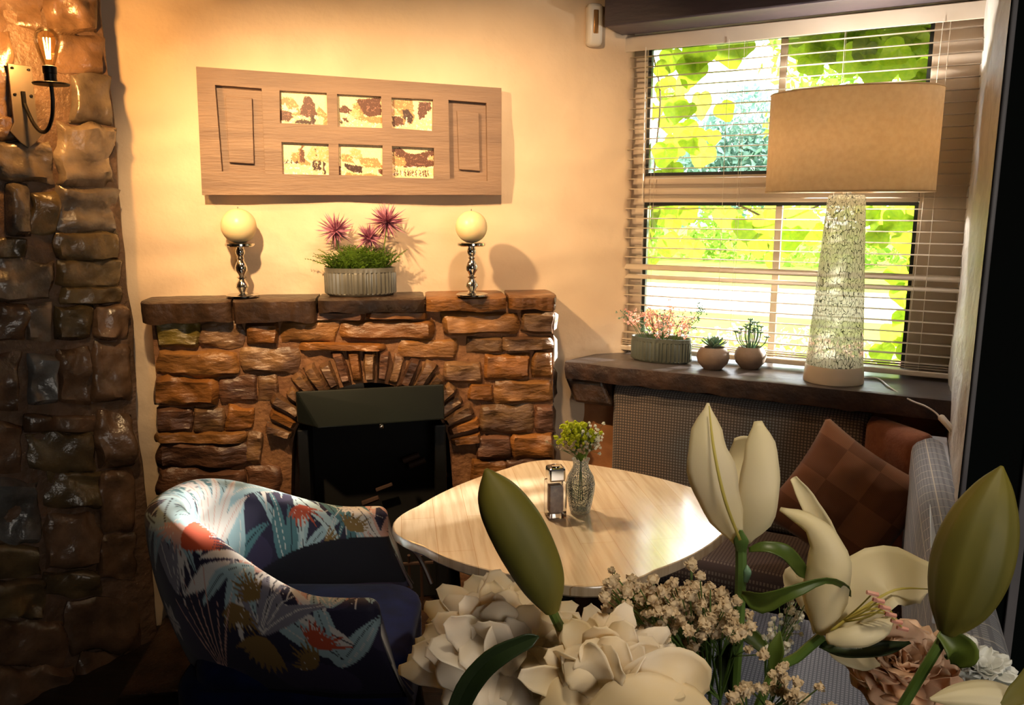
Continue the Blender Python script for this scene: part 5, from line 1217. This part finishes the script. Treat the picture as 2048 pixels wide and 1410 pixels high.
def fan_bloom(name, label, bx, by, R, d, mat, seed, stemto, lean=0):
    """side-on peony: upright petals fanned from the base, tall ones behind, short cupped ones in front, a skirt hanging below"""
    rr = random.Random(seed); t = thing(name, label, 'flower')
    layers = [(8, 66, 1.00, .045, .19), (9, 74, .97, .030, .18), (8, 60, .90, .014, .18), (7, 64, .82, .000, .19), (6, 50, .70, -.012, .20), (4, 38, .52, -.022, .22)]
    for li, (n, sp, L, dd, w_) in enumerate(layers):
        for k in range(n):
            a = math.radians(lean + sp * (2 * k / (n - 1) - 1) + rr.uniform(-7, 7)); Lr = L * R * rr.uniform(.88, 1.08) * (1 - .12 * abs(math.sin(a))); W = w_ * R * rr.uniform(.85, 1.15)
            ca, sa = math.cos(a), math.sin(a); bend = sa * .12 * R; tip = rr.uniform(-.02, .012) - .006
            pix = [(bx, by, dd * .3), (bx + sa * Lr * .38 - bend * .3, by - ca * Lr * .42, dd - .008), (bx + sa * Lr * .74, by - ca * Lr * .76, dd - .010 + tip * .3), (bx + sa * Lr + bend, by - ca * Lr, dd + tip + (.012 if dd > 0 else 0))]
            petal('petal', mat, t, pix, [W * .3, W * .8, W * 1.08, W * .95, W * .32], d, cup=rr.choice([-.28, -.15, .12, .3]), ruf=rr.uniform(.08, .18), seed=rr.random() * 9, nu=20, nw=13, nrm_tilt=rr.uniform(-38, 38), twist=rr.uniform(-25, 25))
    for k in range(7):
        a = math.radians(95 + 170 * k / 6 + rr.uniform(-8, 8)); Lr = R * rr.uniform(.55, .75); W = .30 * R; sa, ca = math.sin(a), math.cos(a)
        pix = [(bx, by, -.005), (bx + sa * Lr * .5, by - ca * Lr * .5 - 12, -.028), (bx + sa * Lr, by - ca * Lr, -.022)]
        petal('petal', mat, t, pix, [W * .3, W * .95, W, W * .3], d, cup=-.4, ruf=.1, seed=rr.random() * 9, nw=11, nrm_tilt=rr.uniform(-15, 15))
    stem(t, [F(bx, by, d)] + stemto, .0035); return t
fan_bloom('peony', 'large cream peony at left edge of bouquet', 1000, 1345, 205, .56, 'peony', 31, [F(1100, 1440, .58)] + stem_end(), -8)
fan_bloom('peony', 'large cream peony at bottom centre beneath the olive bud', 1205, 1400, 200, .50, 'peony', 46, [F(1250, 1500, .56)] + stem_end(), 0)
t = thing('cream_rose', 'cream blossom low in the bottom right of the peonies', 'flower')
petal('petal', 'peony', t, [(1240, 1400, 0), (1300, 1360, -.01), (1370, 1345, -.008), (1412, 1385, 0)], [20, 48, 52, 44, 10], .47, cup=.3, ruf=.12, seed=4)
petal('petal', 'peony', t, [(1280, 1420, 0), (1330, 1340, .01), (1372, 1300, .008)], [20, 44, 30, 6], .48, cup=.4, ruf=.15, seed=6)
petal('petal', 'peony', t, [(1180, 1430, 0), (1260, 1390, -.01), (1350, 1400, -.012), (1430, 1425, 0)], [20, 40, 46, 40, 8], .46, cup=-.3, ruf=.12, seed=7)
stem(t, [F(1270, 1420, .48), F(1300, 1520, .52)] + stem_end(), .0035)
CAR = [(6, 12, .7, .42), (9, 26, .85, .42), (11, 42, .98, .42), (13, 60, 1.05, .4), (13, 80, 1.05, .42), (9, 100, .95, .5)]
bloom('carnation', 'peach ruffled carnation behind the big green bud stem', 'flower', F(1795, 1335, .60), cpx(125, .60), (-.1, -.5, .85), 'peach', CAR, 12, ruf=.22, stemto=[F(1760, 1440, .6)] + stem_end())
MUM = [(8, 14, .6, .2), (12, 34, .8, .2), (14, 55, .95, .2), (15, 76, 1.0, .2), (14, 96, 1.0, .22)]
bloom('chrysanthemum', 'white chrysanthemum at the right edge behind the green bud', 'flower', F(1955, 1345, .62), cpx(95, .62), (.1, -.3, .9), 'mum', MUM, 15, ruf=.3, stemto=[F(1850, 1460, .6)] + stem_end())
# lower right pale bud, right edge leaf
t = bud('pale pink striped lily bud lying at the bottom right', 'lily_bud', [(2060, 1425, 0), (1990, 1398, 0), (1930, 1392, 0), (1860, 1398, 0)], [34, 36, 34, 24, 3], .47, [(2070, 1440, .48), (1990, 1520, .5)], mat='lily')
stem(t, [F(1990, 1520, .5)] + stem_end(), .003)
t = thing('broad_leaf', 'olive green leaf tip at the bottom right corner', 'leaf'); petal('leaf_blade', 'bud', t, [(2000, 1412, 0), (2040, 1385, 0), (2075, 1350, 0)], [4, 22, 26], .46, cup=.3)
stem(t, [F(2000, 1412, .46), F(1960, 1500, .50)] + stem_end(), .002)
t = thing('curved_leaf', 'dark curved lily leaf crossing in front of the left peony', 'leaf')
petal('leaf_blade', 'leaf_dark', t, [(905, 1440, .0), (935, 1370, -.006), (985, 1315, -.01), (1050, 1282, -.01), (1078, 1273, -.01)], [24, 26, 24, 17, 2], .44, cup=.15, fold=.35, nrm_tilt=-20)
stem(t, [F(905, 1440, .44), F(960, 1560, .5)] + stem_end(), .002)
t = thing('pointed_leaf', 'bright green leaf among the gypsophila stems', 'leaf')
petal('leaf_blade', 'leaf', t, [(1330, 1330, 0), (1345, 1290, 0), (1352, 1240, 0)], [6, 26, 20, 3], .60, cup=.3); stem(t, [F(1330, 1330, .6), F(1360, 1450, .6)] + stem_end(), .002)

def pxcloud(pts, n, d, sx, sy, sd=.02):
    out = []
    for _ in range(n):
        x, y = random.choice(pts); out.append(tuple(F(x + random.gauss(0, sx), y + random.gauss(0, sy), d + random.gauss(0, sd))))
    return out
sprig('gypsophila', 'dense cream gypsophila spray in front of the table edge', 'flower', NECK, pxcloud([(1240, 1195), (1280, 1200), (1330, 1190), (1370, 1185), (1400, 1210), (1440, 1220), (1340, 1230), (1300, 1225), (1390, 1240)], 235, .56, 24, 20), GM, .0044, .0008, join=F(1420, 1390, .58))
sprig('gypsophila', 'cream gypsophila spray hanging below the half open lily', 'flower', NECK, pxcloud([(1430, 1250), (1470, 1270), (1310, 1270), (1350, 1260), (1480, 1240)], 55, .55, 22, 16), GM, .0042, .0008, join=F(1440, 1400, .57))
sprig('gypsophila', 'cream gypsophila spray lowest at the bottom centre', 'flower', NECK, pxcloud([(1480, 1390), (1520, 1375), (1560, 1350), (1590, 1390), (1630, 1405), (1500, 1410)], 38, .50, 18, 14), GM, .0044, .0008, join=F(1520, 1470, .54))
sprig('gypsophila', 'fine white gypsophila spray left of the open lily', 'flower', NECK, pxcloud([(1560, 1250), (1580, 1210), (1540, 1260), (1600, 1230), (1550, 1290), (1575, 1280)], 60, .62, 16, 20), GW, .0028, .0005, join=F(1530, 1360, .61))
